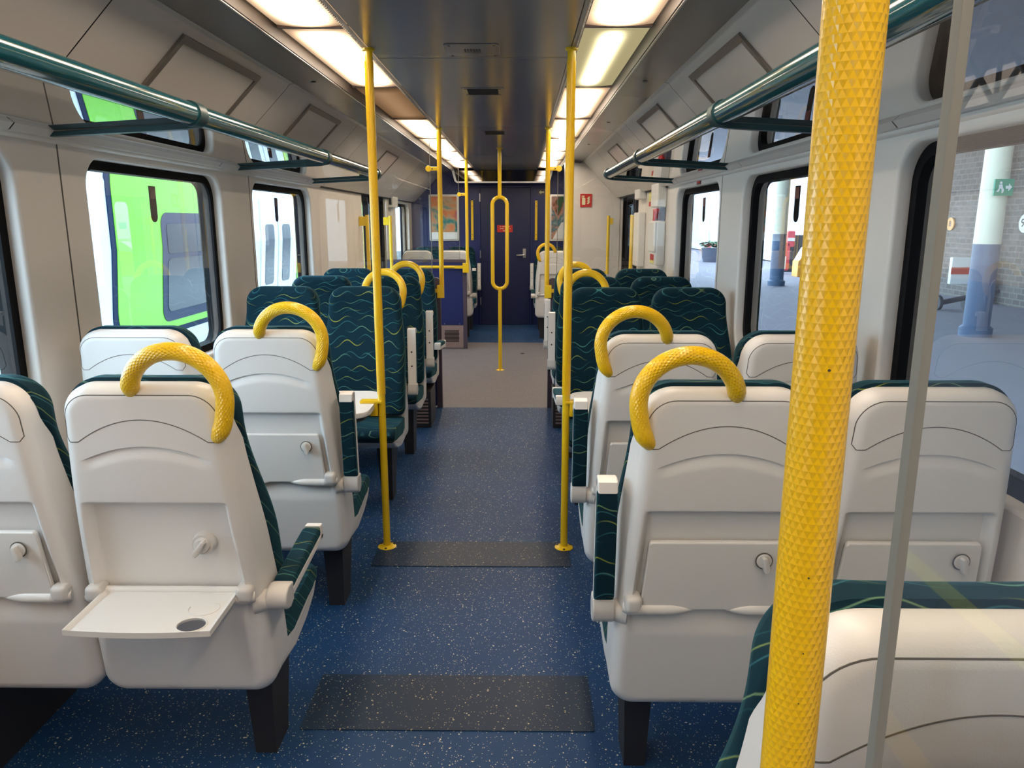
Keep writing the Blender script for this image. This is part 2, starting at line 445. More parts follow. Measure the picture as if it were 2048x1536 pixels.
# ------------------------------------------------------------------ the carriage shell
WX, GX = 1.37, 1.43          # inner wall face and window glass
ZC = 2.19                    # ceiling
WZ0, WZ1 = 0.84, 1.727
Y0, YE = -2.7, 11.05
bays = [(0.52, 2.64, 1.15, 2.40), (2.64, 4.47, 2.80, 4.05), (4.47, 5.97, 4.52, 5.76), (8.95, YE, 9.65, 10.8)]
ZW = 1.775
def wall_side(s):
    mb = MB()
    for (a, b, w0, w1) in bays:
        hole = rrect(w0 - .012, w1 + .012, WZ0 - .012, WZ1 + .012, 0.125, 10)
        outer = [(a + .003, 0), (b - .003, 0), (b - .003, ZW), (a + .003, ZW)]
        tris = tessellate_polygon([[Vector((*p, 0)) for p in outer], [Vector((*p, 0)) for p in hole]])
        fl = outer + hole
        mb.add([(s * WX, p[0], p[1]) for p in fl], [list(t) for t in tris])
        # rounded arris and the reveal out to the glass
        loops = []
        for g, x in ((.012, WX), (.004, WX + .004), (0, WX + .013), (0, GX + .004)):
            loops.append([(s * x, p[0], p[1]) for p in rrect(w0 - g, w1 + g, WZ0 - g, WZ1 + g, 0.113 + g, 10)])
        n = len(hole)
        vs = [p for l in loops for p in l]
        fs = [[i * n + k, i * n + (k + 1) % n, (i + 1) * n + (k + 1) % n, (i + 1) * n + k] for i in range(3) for k in range(n)]
        mb.add(vs, fs)
    # plain stretches in the vestibules
    def flat(a, b, z0=0, z1=ZW): mb.add([(s * WX, a, z0), (s * WX, b, z0), (s * WX, b, z1), (s * WX, a, z1)], [[0, 1, 2, 3]])
    flat(5.97, 7.60); flat(Y0, -1.75); flat(-0.35, 0.52)
    # door reveals, returned outwards
    for (a, b) in ((7.60, 8.95), (-1.75, -0.35)):
        for y in (a, b): mb.add([(s * WX, y, 0), (s * (GX + .06), y, 0), (s * (GX + .06), y, 1.95), (s * WX, y, 1.95)], [[0, 1, 2, 3]])
    # dark joints between the wall panels
    for y in (2.64, 4.47):
        mb.box((s * (WX + .001), y, ZW / 2), (0.004, 0.007, ZW), 0, 1)
    # small lip above the windows
    mb.prism([(WX - .02, 1.755), (WX + .01, 1.755), (WX + .01, 1.80), (WX - .02, 1.80), (WX - .03, 1.79), (WX - .03, 1.765)], lambda u, v, h: (s * u, h, v), 0.52, 5.97, 0.003)
    o = mb.build('wall_left' if s < 0 else 'wall_right', [WALLP, SEAM], angle=50)
    struct(o)
    # upper sloping lining
    up = MB()
    xa, za, xb, zb = 0.93, 2.165, 1.322, 1.768
    seams = [Y0, -1.75, -.35, 0.52, 2.33, 3.92, 5.5, 5.97, 7.55, 8.95, YE]
    for a, b in zip(seams[:-1], seams[1:]):
        if s > 0 and a == -1.75:        # head of the open doorway
            up.box((1.21, -1.05, 2.13), (.62, 1.4, .05))
            for y in (a, b): up.add([(WX - .05, y, 1.77), (1.5, y, 1.77), (1.5, y, 2.16), (.93, y, 2.16)], [[0, 1, 2, 3]])
            continue
        a += .003; b -= .003
        prof = [(0.915, 2.167)] + [(0.93 + 0.02 * k / 4 * 1.0, 2.165 - 0.02 * (k / 4) ** 1.6) for k in range(1, 5)] + [(xb, zb), (xb + .05, zb)]
        pts = [(s * x, y, z) for y in (a, b) for x, z in prof]
        up.grid(pts, len(prof), 2)
    up.add([(s * .93, Y0, 2.185), (s * 1.36, Y0, 1.755), (s * 1.36, -1.75, 1.755), (s * .93, -1.75, 2.185)], [[0, 1, 2, 3]], 1)
    up.add([(s * .93, -.35, 2.185), (s * 1.36, -.35, 1.755), (s * 1.36, YE, 1.755), (s * .93, YE, 2.185)], [[0, 1, 2, 3]], 1)
    ul = up.build('wall_upper_left' if s < 0 else 'wall_upper_right', [SLOPE, DARK], angle=30)
    struct(ul)
    return o
wall_side(-1); wall_side(1)

# gaps behind the lining seams and sheer outer skin so no daylight leaks in
for s, nm in ((-1, 'wall_skin_left'), (1, 'wall_skin_right')):
    mb = MB()
    def q(y0, y1, z0, z1, x=1.50): mb.add([(s * x, y0, z0), (s * x, y1, z0), (s * x, y1, z1), (s * x, y0, z1)], [[0, 1, 2, 3]])
    edges = [(Y0, -1.75), (-0.35, 1.15 + .0), (2.40, 2.80), (4.05, 4.52), (5.76, 7.60), (8.95, 9.65), (10.8, YE)]
    for a, b in edges: q(a, b, -0.5, 2.3)
    for a, b in ((1.15, 2.40), (2.80, 4.05), (4.52, 5.76), (9.65, 10.8)): q(a, b, -0.5, WZ0); q(a, b, WZ1, 2.3)
    for a, b in ((7.6, 8.95), (-1.75, -.35)): q(a, b, 2.1 if s > 0 and a < 0 else 1.95, 2.3); q(a, b, -.5, 0)
    mb.add([(0, Y0, 2.45), (s * 1.50, Y0, 2.3), (s * 1.50, YE, 2.3), (0, YE, 2.45)], [[0, 1, 2, 3]])
    struct(mb.build(nm, WPAINT, smooth=False))

# floor
mb = MB()
def fl(y0, y1, m):
    mb.add([(-1.5, y0, 0), (1.5, y0, 0), (1.5, y1, 0), (-1.5, y1, 0)], [[0, 1, 2, 3]], m)
fl(Y0, 0.46, 1); fl(0.46, 5.976, 0); fl(5.976, 9.35, 1); fl(9.35, YE, 0)
struct(mb.build('floor', [FLOORB, FLOORG], smooth=False))
for (a, b), lab in (((1.975, 2.255), 'dark grey speckled floor patch across the aisle, nearest the camera'), ((3.07, 3.33), 'dark grey speckled floor patch between the feet of the two yellow poles')):
    m = MB(); m.prism(rrect(-.455, .437, a, b, 0.008, 3), XY, 0.0005, 0.003)
    tag(m.build('floor_patch', PATCH), lab, 'floor patch')
m = MB(); m.lathe([(0.022, 0), (0.022, 0.003), (0.016, 0.004)], (0.232, 8.55, 0.0005), n=20)
tag(m.build('floor_socket', DARK), 'small dark round socket set in the grey vestibule floor', 'floor socket')

# ceiling: flat middle panels and the two shallow coves
mb = MB()
XI, XO = 0.425, 0.70
seams = [Y0, -1.3, 1.07, 3.46, 5.853, 8.25, YE]
for a, b in zip(seams[:-1], seams[1:]):
    mb.box((0, (a + b) / 2, ZC + .01), (2 * (XI - .012), b - a - .006, .02), 0.003, 0)
mb.box((0, (Y0 + YE) / 2, ZC + .03), (2.2, YE - Y0, .01), 0, 2)
for s in (-1, 1):
    # metal cheek with the row of bright perforations, between panel and lamp
    for a, b in zip(seams[:-1], seams[1:]):
        mb.add([(s * (XI - .010), a, ZC - .001), (s * (XI + .018), a, ZC + .004), (s * (XI + .018), b, ZC + .004), (s * (XI - .010), b, ZC - .001)], [[0, 1, 2, 3]], 1)
    cs = [Y0, 0.7, 2.28, 3.87, 5.45, 7.0, 8.9, YE]
    for a, b in zip(cs[:-1], cs[1:]):
        a += .0015; b -= .0015
        mb.add([(s * (XO + .012), a, ZC), (s * 0.915, a, 2.1675), (s * 0.915, b, 2.1675), (s * (XO + .012), b, ZC)], [[0, 1, 2, 3]], 1)
        for k in (0.05, 0.11):
            mb.lathe([(0.014, 0), (0.014, 0.002)], (s * (0.80 + k * .5), a + k + .02, 2.176), n=14, mi=2)
o = struct(mb.build('ceiling', [CEILP, COVE, DARK], angle=30))

# lamp strips: one diffuser unit after another on both sides
ly = [-1.9, -0.7, 0.52, 1.75, 2.985, 4.25, 5.53, 6.80, 8.04, 9.15, 10.46]
for s in (-1, 1):
    for i, (a, b) in enumerate(zip(ly[:-1], ly[1:])):
        m = LAMP_ON
        if s < 0 and i == 5: m = LAMP_DIM
        if s > 0 and i == 4: m = LAMP_SOFT
        side = 'left' if s < 0 else 'right'
        what = {0: 'lit', 1: 'lit'}
        ordn = ['rearmost', 'second', 'overhead', 'nearest visible', 'second visible', 'third visible', 'fourth visible', 'fifth visible', 'sixth visible', 'farthest']
        if m is LAMP_DIM: lab = 'unlit brownish ceiling lamp panel among lit ones of the left strip'
        elif m is LAMP_SOFT: lab = 'half-lit yellowish ceiling lamp panel with bright core in the right strip'
        else: lab = 'glowing warm ribbed ceiling lamp panel, %s of the %s strip' % (ordn[i], side)
        t = tag(empty('ceiling_light', (s * (XI + XO) / 2, (a + b) / 2, ZC + .016)), lab, 'ceiling light', 'ceiling lamp panels of the %s strip' % side)
        hw = (XO - XI) / 2 - 0.006; hl = (b - a) / 2 - .012
        d = MB(); n = 9
        pts = [(hw * (2 * j / (n - 1) - 1), y, 0.004 - 0.010 * (1 - (2 * j / (n - 1) - 1) ** 2)) for y in (-hl, hl) for j in range(n)]
        d.grid(pts, n, 2); d.box((0, 0, 0.02), (2 * hw, 2 * hl, 0.01))
        d.build('diffuser', m, t)
        e = MB(); e.box((0, hl + .009, 0.0), (2 * hw, .024, .014), 0.002); e.build('end_strip', BROWN, t)
    # bright outer edge rail of the strip
    r = MB(); r.prism([(XO + .006, ZC - .024), (XO + .016, ZC - .024), (XO + .018, ZC + .012), (XO - .004, ZC + .034)], lambda u, v, h: (s * u, h, v), Y0 + .1, 10.5, 0.001)
    r.prism([(XO + .011, ZC - .028), (XO + .018, ZC - .028), (XO + .018, ZC - .023), (XO + .011, ZC - .023)], lambda u, v, h: (s * u, h, v), Y0 + .1, 10.5, 0.002, 1)
    struct(r.build('trim_1' if s < 0 else 'trim_2', [CHEEK, ALU]))
    r = MB()
    for k in range(int((10.2 - .6) / .022)):
        y = .6 + k * .022
        r.box((s * (XI + .009), y, ZC - .002), (.006, .010, .006), 0)
    tag(r.build('lamp_strip_beads', ALU, smooth=False), 'row of bright metal beads along the inner edge of the %s lamp strip' % ('left' if s < 0 else 'right'), 'bead row', kind='stuff')

# ceiling hatches and grilles
def hatch(x0, x1, y0, y1, slots, lab):
    t = tag(empty('ceiling_vent', ((x0 + x1) / 2, (y0 + y1) / 2, ZC)), lab, 'ceiling vent')
    w, l = x1 - x0, y1 - y0
    p = MB(); p.prism(rrect(-w / 2, w / 2, -l / 2, l / 2, .02, 4), XY, -.0025, -.0005, .001)
    for sx in (-1, 1):
        for sy in (-1, 1): p.lathe([(.005, -.004), (.005, -.002)], (sx * w * .40, sy * l * .38, 0), n=10, mi=1)
    p.build('plate', [CEILP, DARK], t)
    g = MB()
    if slots == 'few':
        for k in range(6): g.box((-.03 + k * .012, 0, -.0032), (.006, .06, .0015), 0)
    else:
        for k in range(14): g.box((0, -l * .36 + k * l * .72 / 13, -.0032), (w * .72, l * .027, .002), 0)
    g.build('grille', DARK, t)
hatch(-.103, .122, 3.19, 3.43, 'few', 'grey ceiling hatch with short slots, nearest the camera')
hatch(-.112, .118, 4.19, 4.43, 'many', 'square louvred grille in the ceiling beyond the slotted hatch')
hatch(-.105, .105, 6.10, 6.40, 'many', 'flat ceiling grille just in front of the centre pole')
hatch(-.11, .11, 8.3, 8.55, 'few', 'small ceiling hatch beyond the top of the centre pole')

# ends of the car
mb = MB()
prof = [(-1.5, 0), (1.5, 0), (1.5, 1.8), (.95, 2.25), (-.95, 2.25), (-1.5, 1.8)]
mb.prism(prof, XZ, YE, YE + .05)
struct(mb.build('wall_end', BLUE, smooth=False))
mb = MB(); mb.prism(prof, XZ, Y0 - .05, Y0); struct(mb.build('wall_rear', BLUE, smooth=False))

# end door
t = struct(empty('door_1', (-.015, YE, 0)))
m = MB(); m.box((0, -.012, .985), (.72, .02, 1.96), .004); m.build('leaf', BLUED, t)
m = MB()
for x in (-.375, .375): m.box((x, -.016, .995), (.022, .03, 1.99), .003)
m.box((0, -.016, 1.985), (.77, .03, .022), .003); m.build('frame', BLUE, t)
m = MB()
for z in (.35, 1.03, 1.83): m.box((-.365, -.035, z), (.012, .016, .11), .002)
m.build('hinge', STEEL, t)
m = MB(); m.box((.275, -.026, 1.045), (.045, .01, .13), .003); m.tube([(.275, -.03, 1.02), (.275, -.07, 1.02), (.25, -.075, 1.02), (.16, -.075, 1.017)], .011, 10); m.build('lever_handle', STEEL, t)

# vestibule doors (blue sliding leaves with tall windows)
def vdoor(s, y0, y1, name):
    t = struct(empty(name, (s * (GX + .02), (y0 + y1) / 2, 0)))
    hw = (y1 - y0) / 4
    for k in (-1, 1):
        c = k * hw
        m = MB(); outer = [(c - hw + .006, 0), (c + hw - .006, 0), (c + hw - .006, 1.95), (c - hw + .006, 1.95)]
        hole = rrect(c - .20, c + .20, .62, 1.72, .08, 6)
        m.plate(outer, [hole], YZ, -.02, .02); m.build('leaf', BLUED, t)
        f = MB(); f.plate(rrect(c - .225, c + .225, .595, 1.745, .1, 6), [rrect(c - .195, c + .195, .625, 1.715, .08, 6)], YZ, -.026, .026); f.build('window_seal', RUBBER, t)
        g = MB(); g.box((0, c, 1.17), (.004, .39, 1.09)); g.build('pane', WGLASS, t)
    e = MB(); e.box((-s * .02, 0, .975), (.014, .05, 1.95), .004); e.build('door_edge', RUBBER, t)
    for k in (-1, 1):
        e = MB(); e.box((-s * .03, k * (2 * hw - .012), .975), (.05, .05, 1.95), .004); e.build('door_seal', RUBBER, t)
    h = MB(); h.box((0, 0, 1.985), (.12, 2 * hw * 2, .07)); h.build('header', BLUED, t)
    return t
vdoor(-1, 7.62, 8.93, 'door_2'); vdoor(1, 7.62, 8.93, 'door_3'); vdoor(-1, -1.73, -.37, 'door_4')
# bright yellow treads at the doorways
for s, y0, y1, lab in ((1, -1.74, -.36, 'yellow edge strip on the threshold of the open doorway behind the camera'),):
    m = MB(); m.box((s * 1.33, (y0 + y1) / 2, .003), (.08, y1 - y0, .006)); tag(m.build('threshold_strip', YEL), lab, 'threshold strip')

# windows
hammer_n = 0
def window(n, s, w0, w1, tagd):
    t = struct(empty('window_%d' % n, (s * GX, (w0 + w1) / 2, (WZ0 + WZ1) / 2)))
    hw, hh = (w1 - w0) / 2, (WZ1 - WZ0) / 2
    m = MB(); m.plate(rrect(-hw - .004, hw + .004, -hh - .004, hh + .004, .117, 10), [rrect(-hw + .036, hw - .036, -hh + .036, hh - .036, .09, 10)], YZ, -.014 if s > 0 else -.05, .05 if s > 0 else .014)
    m.build('rubber_frame', RUBBER, t, angle=50)
    g = MB(); g.prism(rrect(-hw + .02, hw - .02, -hh + .02, hh - .02, .1, 8), YZ, .002, .008); g.build('pane', WGLASS, t)
    if tagd:
        x = -s * .004; yy = -.02
        m = MB()
        m.prism([(yy - .03, hh - .075)] + [(yy - .03 + .0, hh - .20)] + [(yy + .03 * cos(radians(a)), hh - .185 - .02 + .03 * sin(radians(a)) * .9) for a in range(180, 361, 15)] + [(yy + .03, hh - .075)], YZ, min(x, x + .002 * s), max(x, x + .002 * s))
        m.box((x - s * .001, yy, hh - .105), (.003, .05, .05), 0, 1)
        o = m.build('emergency_tag', [RUBBER, DRED], None, loc=(s * GX, (w0 + w1) / 2, (WZ0 + WZ1) / 2))
        tag(o, 'dark red emergency tag stuck to the %s' % tagd, 'window tag', 'window emergency tags')
window(1, -1, 1.15, 2.40, None)
window(2, -1, 2.80, 4.05, 'large left window showing the green train')
window(3, -1, 4.52, 5.76, 'farther left window, showing the white doors')
window(4, 1, 1.15, 2.40, None)
window(5, 1, 2.80, 4.05, 'middle right window beside the thick yellow pole')
window(6, 1, 4.52, 5.76, 'far right window showing the planter')
window(7, -1, 9.65, 10.8, None); window(8, 1, 9.65, 10.8, None)
m = MB(); m.box((1.368, 5.05, 1.7505), (.004, .11, .036), .002); m.box((1.3655, 5.05, 1.7505), (.002, .07, .018), 0, 1)
tag(m.build('notice_sticker', [DRED, RED]), 'small red notice above the far right window', 'sticker')

for s, nm in ((-1, 'baseboard_left'), (1, 'baseboard_right')):
    m = MB(); m.prism([(1.24, 0), (1.37, 0), (1.37, .27), (1.27, .27), (1.24, .24)], lambda u, v, h: (s * u, h, v), .55, 5.9, .004); struct(m.build(nm, DARKLEG))
# ------------------------------------------------------------------ luggage racks
def rack(s):
    side = 'left' if s < 0 else 'right'
    t = tag(empty('luggage_rack', (s * 1.3, .58, 1.78)), 'teal tubular luggage rack with smoked glass shelf above the %s windows' % side, 'luggage rack')
    L = lambda p: (p[0] - s * 1.3, p[1] - .58, p[2] - 1.78)
    tx, tz, r = .853, 1.838, .035
    m = MB(); m.tube([L((s * tx, .6 + 5.1 * k / 20, tz)) for k in range(21)], r, 28); m.build('rail_tube', TEAL, t)
    for y in (0.9, 2.54, 4.19, 5.66):
        b = MB()
        b.tube([L((s * tx, y - .03, tz)), L((s * tx, y + .03, tz))], r + .005, 28)
        b.prism([(tx - .03, tz - .028), (tx + .03, tz - .03), (tx + .06, tz - .0305), (1.335, 1.7845), (1.335, 1.768), (tx + .12, tz - .052), (tx + .02, tz - .046), (tx - .01, tz - .040)], lambda u, v, h: L((s * u, h, v)), y - .014, y + .014, .003)
        b.build('bracket', TEALD, t)
    for y0, y1 in ((.62, 2.53), (2.55, 4.18), (4.20, 5.65)):
        g = MB(); g.prism([(tx + .03, tz - .022), (1.33, 1.792), (1.33, 1.786), (tx + .03, tz - .028)], lambda u, v, h: L((s * u, h, v)), y0, y1); g.build('glass_shelf', SHELFG, t, smooth=False)
rack(-1); rack(1)

# poster frames on the sloping lining
def slope_pt(s, t, lift=0.0):
    # t metres down the slope from the crease
    k = sqrt(.5); return (s * (.945 + t * .703 - lift * k), 2.149 - t * .711 - lift * k)
def slope_frame(s, y0, y1, t0, t1, lab, art=None, thin=False):
    t = tag(empty('advert_panel', (slope_pt(s, t1)[0], (y0 + y1) / 2, slope_pt(s, t1)[1])), lab, 'poster frame')
    o = Vector(t.location)
    def P(y, d, l): x, z = slope_pt(s, d, l); return Vector((x, y, z)) - o
    def bar(a, b, c, d, h):
        m.add([P(a, c, 0), P(b, c, 0), P(b, d, 0), P(a, d, 0), P(a, c, h), P(b, c, h), P(b, d, h), P(a, d, h)], [[0, 1, 2, 3], [4, 5, 6, 7], [0, 1, 5, 4], [1, 2, 6, 5], [2, 3, 7, 6], [3, 0, 4, 7]])
    m = MB(); w = .030 if not thin else .012
    for (a, b, c, d) in ((y0, y1, t0, t0 + w), (y0, y1, t1 - w, t1), (y0, y0 + w, t0 + w, t1 - w), (y1 - w, y1, t0 + w, t1 - w)): bar(a, b, c, d, .010)
    m.build('frame', FRAMEM, t, smooth=False)
    m = MB(); bar(y0 + w, y1 - w, t0 + w, t1 - w, .003); m.build('insert', art or SLOPE, t, smooth=False)
for s in (-1, 1):
    sd = 'left' if s < 0 else 'right'
    slope_frame(s, 2.77, 3.55, .02, .36, 'empty bronze poster frame on the %s sloping lining, nearest the camera' % sd)
    slope_frame(s, 4.36, 5.08, .02, .36, 'empty bronze poster frame on the %s sloping lining, farther along the rack' % sd)
slope_frame(-1, 6.9, 7.55, .05, .36, 'pinkish route diagram poster on the left sloping lining beyond the rack', ART3, True)
slope_frame(1, 6.3, 6.95, .05, .36, 'pinkish poster on the right sloping lining beyond the rack', ART3, True)

# ------------------------------------------------------------------ grab poles
S = 0.4158
def pole_tube(mb, x, y, z0, z1, r, knurled=True):
    n = max(2, int((z1 - z0) / .05))
    mb.tube([(x, y, z0 + (z1 - z0) * k / n) for k in range(n + 1)], r, 30 if r > .018 else 24, uvn=23, uvl=.0053)
def flange(t, x=0, y=0, z=0, up=1):
    m = MB(); m.lathe([(.043, z), (.043, z + up * .004), (.030, z + up * .009), (.021, z + up * .012)], (x, y, 0), n=28)
    for k in range(3):
        a = 2 * pi * k / 3 + .5; m.lathe([(.006, z + up * .004), (.005, z + up * .010)], (x + .034 * cos(a), y + .034 * sin(a), 0), n=10, mi=1)
    m.build('base_flange', [YEL, CHIP], t)
def screen_arm(t, s, z, y=0):
    m = MB(); m.box((s * .045, y, z), (.07, .012, .030), .004); m.lathe([(.021, y - .008), (.023, y - .004), (.023, y + .004), (.021, y + .008)], (s * .085, 0, z), 'y', 20); m.lathe([(.005, y - .011), (.005, y + .011)], (s * .055, 0, z), 'y', 10, 1)
    m.build('clamp_arm', [YEL, CHIP], t)
def ceiling_collar(t, z=ZC):
    m = MB(); m.lathe([(.017, z - .05), (.017, z - .012), (.026, z - .008), (.026, z)], (0, 0, 0), n=24); m.build('ceiling_collar', YEL, t)

# nearest pole, beside the glass screen
t = tag(empty('grab_pole', (S, .4993, 0)), 'thick yellow knurled grab pole close to the camera on the right', 'grab pole', 'yellow grab poles')
m = MB(); pole_tube(m, 0, 0, .90, ZC - .04, .0192); m.build('knurled_sleeve', KNURL, t)
for (a, z, q) in ((-1.75, 1.405, .0009), (-1.8, 1.258, .0007), (-1.75, 1.20, .0005), (-1.75, 1.16, .0005)):
    m = MB(); m.lathe([(q, -.0004), (q, .0004)], (.0193 * cos(a), .0193 * sin(a), z), 'y', 8); m.build('paint_chip', CHIP, t)
ceiling_collar(t)
screen_arm(t, 1, 1.89); screen_arm(t, 1, 1.02)

# pair beside the tables
for s in (-1, 1):
    lab = 'yellow knurled grab pole at the table on the %s of the aisle' % ('left' if s < 0 else 'right')
    t = tag(empty('grab_pole', (s * S, 3.274, 0)), lab, 'grab pole', 'yellow grab poles')
    m = MB(); pole_tube(m, 0, 0, .01, .74, .0165); m.build('lower_tube', YEL, t)
    m = MB(); pole_tube(m, 0, 0, .74, ZC - .05, .0188); m.build('knurled_sleeve', KNURL, t)
    flange(t); ceiling_collar(t)
    m = MB(); m.box((s * .045, 0, .706), (.10, .05, .012), .003); m.box((s * .032, -.02, .672), (.035, .006, .06), .002); m.box((s * .032, .02, .672), (.035, .006, .06), .002); m.build('table_bracket', YEL, t)

# pair at the first glass screens, ending above the floor
for s in (-1, 1):
    lab = 'yellow pole hanging by the glass screen at the vestibule, %s of the aisle' % ('left' if s < 0 else 'right')
    t = tag(empty('grab_pole', (s * S, 5.95, 0)), lab, 'grab pole', 'yellow grab poles')
    m = MB(); pole_tube(m, 0, 0, .905, ZC - .04, .0185); m.build('tube', KNURL, t)
    ceiling_collar(t); screen_arm(t, s, 1.893)
    m = MB(); m.box((s * .012, 0, .955), (.05, .042, .10), .004); m.box((s * .05, 0, .96), (.07, .02, .03), .003); m.build('end_clamp', YEL, t)
# far left one
t = tag(empty('grab_pole', (-S, 8.84, 0)), 'slim yellow pole at the far blue screen, left of the end door', 'grab pole', 'yellow grab poles')
m = MB(); pole_tube(m, 0, 0, .91, ZC - .04, .0185); m.build('tube', YEL, t); ceiling_collar(t); screen_arm(t, -1, 1.80)
m = MB(); m.box((-.02, 0, .965), (.07, .045, .11), .004); m.tube([(-.05, 0, .975), (-.62, 0, .975)], .017, 16); m.box((-.10, -.015, .975), (.10, .012, .034), .003); m.build('screen_rail', YEL, t)

# centre pole with its oval loop
t = tag(empty('grab_pole', (0, 7.5627, 0)), 'yellow centre pole with long oval loop standing in the vestibule', 'grab pole', 'yellow grab poles')
m = MB(); pole_tube(m, 0, 0, 1.72, ZC - .002, .0185); pole_tube(m, 0, 0, .01, .845, .0185); m.build('tube', YEL, t)
m = MB(); R_ = .072; zt, zb = 1.735, .83
path = [(R_ * cos(radians(a)), 0, zt - R_ - .005 + R_ * sin(radians(a))) for a in range(0, 181, 10)] + [(R_ * cos(radians(a)), 0, zb + R_ + .005 + R_ * sin(radians(a))) for a in range(180, 361, 10)]
m.tube(path, .0185, 20, closed=True); m.build('oval_loop', YEL, t); flange(t)
m = MB(); m.lathe([(.03, ZC - .006), (.03, ZC)], (0, 0, 0), n=20); m.build('ceiling_collar', YEL, t)

# vertical rails beside the vestibule doors
for s in (-1, 1):
    for y, ex in ((7.45, 1.335), (8.76, 1.32)):
        x = s * 1.29
        if s > 0 and y > 8: x = 1.21
        lab = 'yellow vertical door rail, %s the %s vestibule door' % ('on the near side of' if y < 8 else 'on the far side of', 'left' if s < 0 else 'right')
        t = tag(empty('door_rail', (x, y, .9)), lab, 'grab rail', 'yellow vestibule door rails')
        m = MB(); m.tube([(0, 0, z) for z in (0.0, .2, .4, .66)], .0185, 18); m.build('tube', KNURL if 0 else YEL, t)
        for z in (.02, .60):
            m = MB()
            if s > 0 and y > 8: m.box((-.05 if z < .1 else .03, .03 if z > .1 else .0, z), (.12 if z < .1 else .05, .012 if z < .1 else .08, .03 if z < .1 else .07), .004)
            else: m.box((s * .04, 0, z), (.075, .03, .09), .004)
            m.build('wall_bracket', YEL, t)
# short handles on the end wall beside the door
for x, sd in ((-.492, 'left'), (.428, 'right')):
    t = tag(empty('grab_rail', (x, YE, 1.51)), 'short flat yellow handle on the blue end wall, %s of the door' % sd, 'handle', 'yellow handles beside the end door')
    m = MB(); m.box((0, -.03, 0), (.036, .014, .56), .005); m.build('bar', YEL, t)
    for z in (-.26, -.20, .20, .26):
        m = MB(); m.lathe([(.006, -.039), (.006, 0)], (0, 0, z), 'y', 10); m.build('screw', CHIP, t)

# ------------------------------------------------------------------ draught screens
STRIP = mat('grey_strip', (.22, .22, .20), .5)
def screen(s, y, x_edge, lab, lower=True, grille=False, glass=True):
    t = tag(empty('draught_screen', (s * 1.0, y, 0)), lab, 'screen')
    ox = s * 1.0
    if lower:
        m = MB(); m.prism(rrect(.475, 1.365, .285 if grille else 0.01, 1.03, .015, 3), lambda u, v, h: (s * u - ox, h, v), -.016, .016, .003); m.build('lower_panel', BLUE, t)
        m = MB()
        e0 = .440 if y < 1 else .43
        m.prism([(e0, .0), (.475, .0), (.475, 1.03), (1.365, 1.03), (1.365, 1.06)] + [(e0 + .03 + .03 * cos(radians(a)), 1.03 + .03 * sin(radians(a))) for a in range(90, 181, 15)], lambda u, v, h: (s * u - ox, h, v), -.022, .022, .003); m.build('edge_trim', PURP, t)
        if grille:
            m = MB(); m.box((s * .92 - ox, 0, .145), (.89, .034, .27), .004)
            for px in (.52, .70): m.lathe([(.006, -.019), (.006, -.016)], (s * px - ox, 0, .30), 'y', 10, 1)
            m.build('kick_plate', [BROWN, STEEL], t)
            m = MB()
            for k in range(9): m.box((s * .615 - ox, -.018, .09 + k * .016), (.17, .006, .008), 0)
            m.build('grille', DARK, t)
    if glass:
        m = MB(); m.box(((s * (x_edge + 1.36) / 2) - ox, 0, (1.06 + 2.165) / 2), (1.36 - x_edge, .008, 2.165 - 1.06)); m.build('glass_panel', GLASS, t, smooth=False)
        m = MB(); m.box((s * x_edge - ox, 0, (1.06 + 2.165) / 2), (.0075 if y < 1 else .004, .012, 2.165 - 1.06), .0015); m.build('glass_edge_strip', STRIP, t)
    return t
screen(1, .4993, .4815, 'glass draught screen with grey edge strip beside the nearest yellow pole')
screen(-1, 5.99, .495, 'glass draught screen behind the left seats at the vestibule')
screen(1, 5.99, .495, 'glass draught screen behind the right seats at the vestibule')
screen(-1, 8.90, .51, 'blue draught screen with low grille at the far side of the vestibule', True, True)

# white cupboard wall right of the end door
m = MB(); m.prism([(.735, 0), (1.365, 0), (1.365, 1.80), (1.30, 1.80), (.95, 2.15), (.735, 2.16)], XZ, 8.96, 9.10, .003)
o = m.build('wall_cupboard', WALLP); struct(o)
m = MB(); m.box((.725, 9.03, 1.08), (.018, .16, 2.16), .003); struct(m.build('trim_3', ALU))

# ------------------------------------------------------------------ signs and posters
t = tag(empty('extinguisher_sign', (.965, 8.955, 1.735)), 'red square fire extinguisher sign on the white cupboard wall', 'sign')
m = MB(); m.prism(rrect(-.068, .068, -.075, .075, .006, 3), XZ, -.004, .004); m.build('plate', RED, t)
m = MB()
m.prism(rrect(-.047, -.008, -.05, .028, .006, 3), XZ, -.006, -.004); m.box((-.027, -.005, .038), (.012, .002, .022)); m.box((-.034, -.005, .05), (.034, .002, .008)); m.box((-.046, -.005, .036), (.008, .002, .028))
for k in range(3):
    b = -.036 + k * .026
    m.prism([(.008, b), (.03, b - .004), (.047, b + .022), (.044, b + .034), (.034, b + .02), (.026, b + .03), (.02, b + .012)], XZ, -.006, -.004)
m.build('pictogram', CREAM, t)

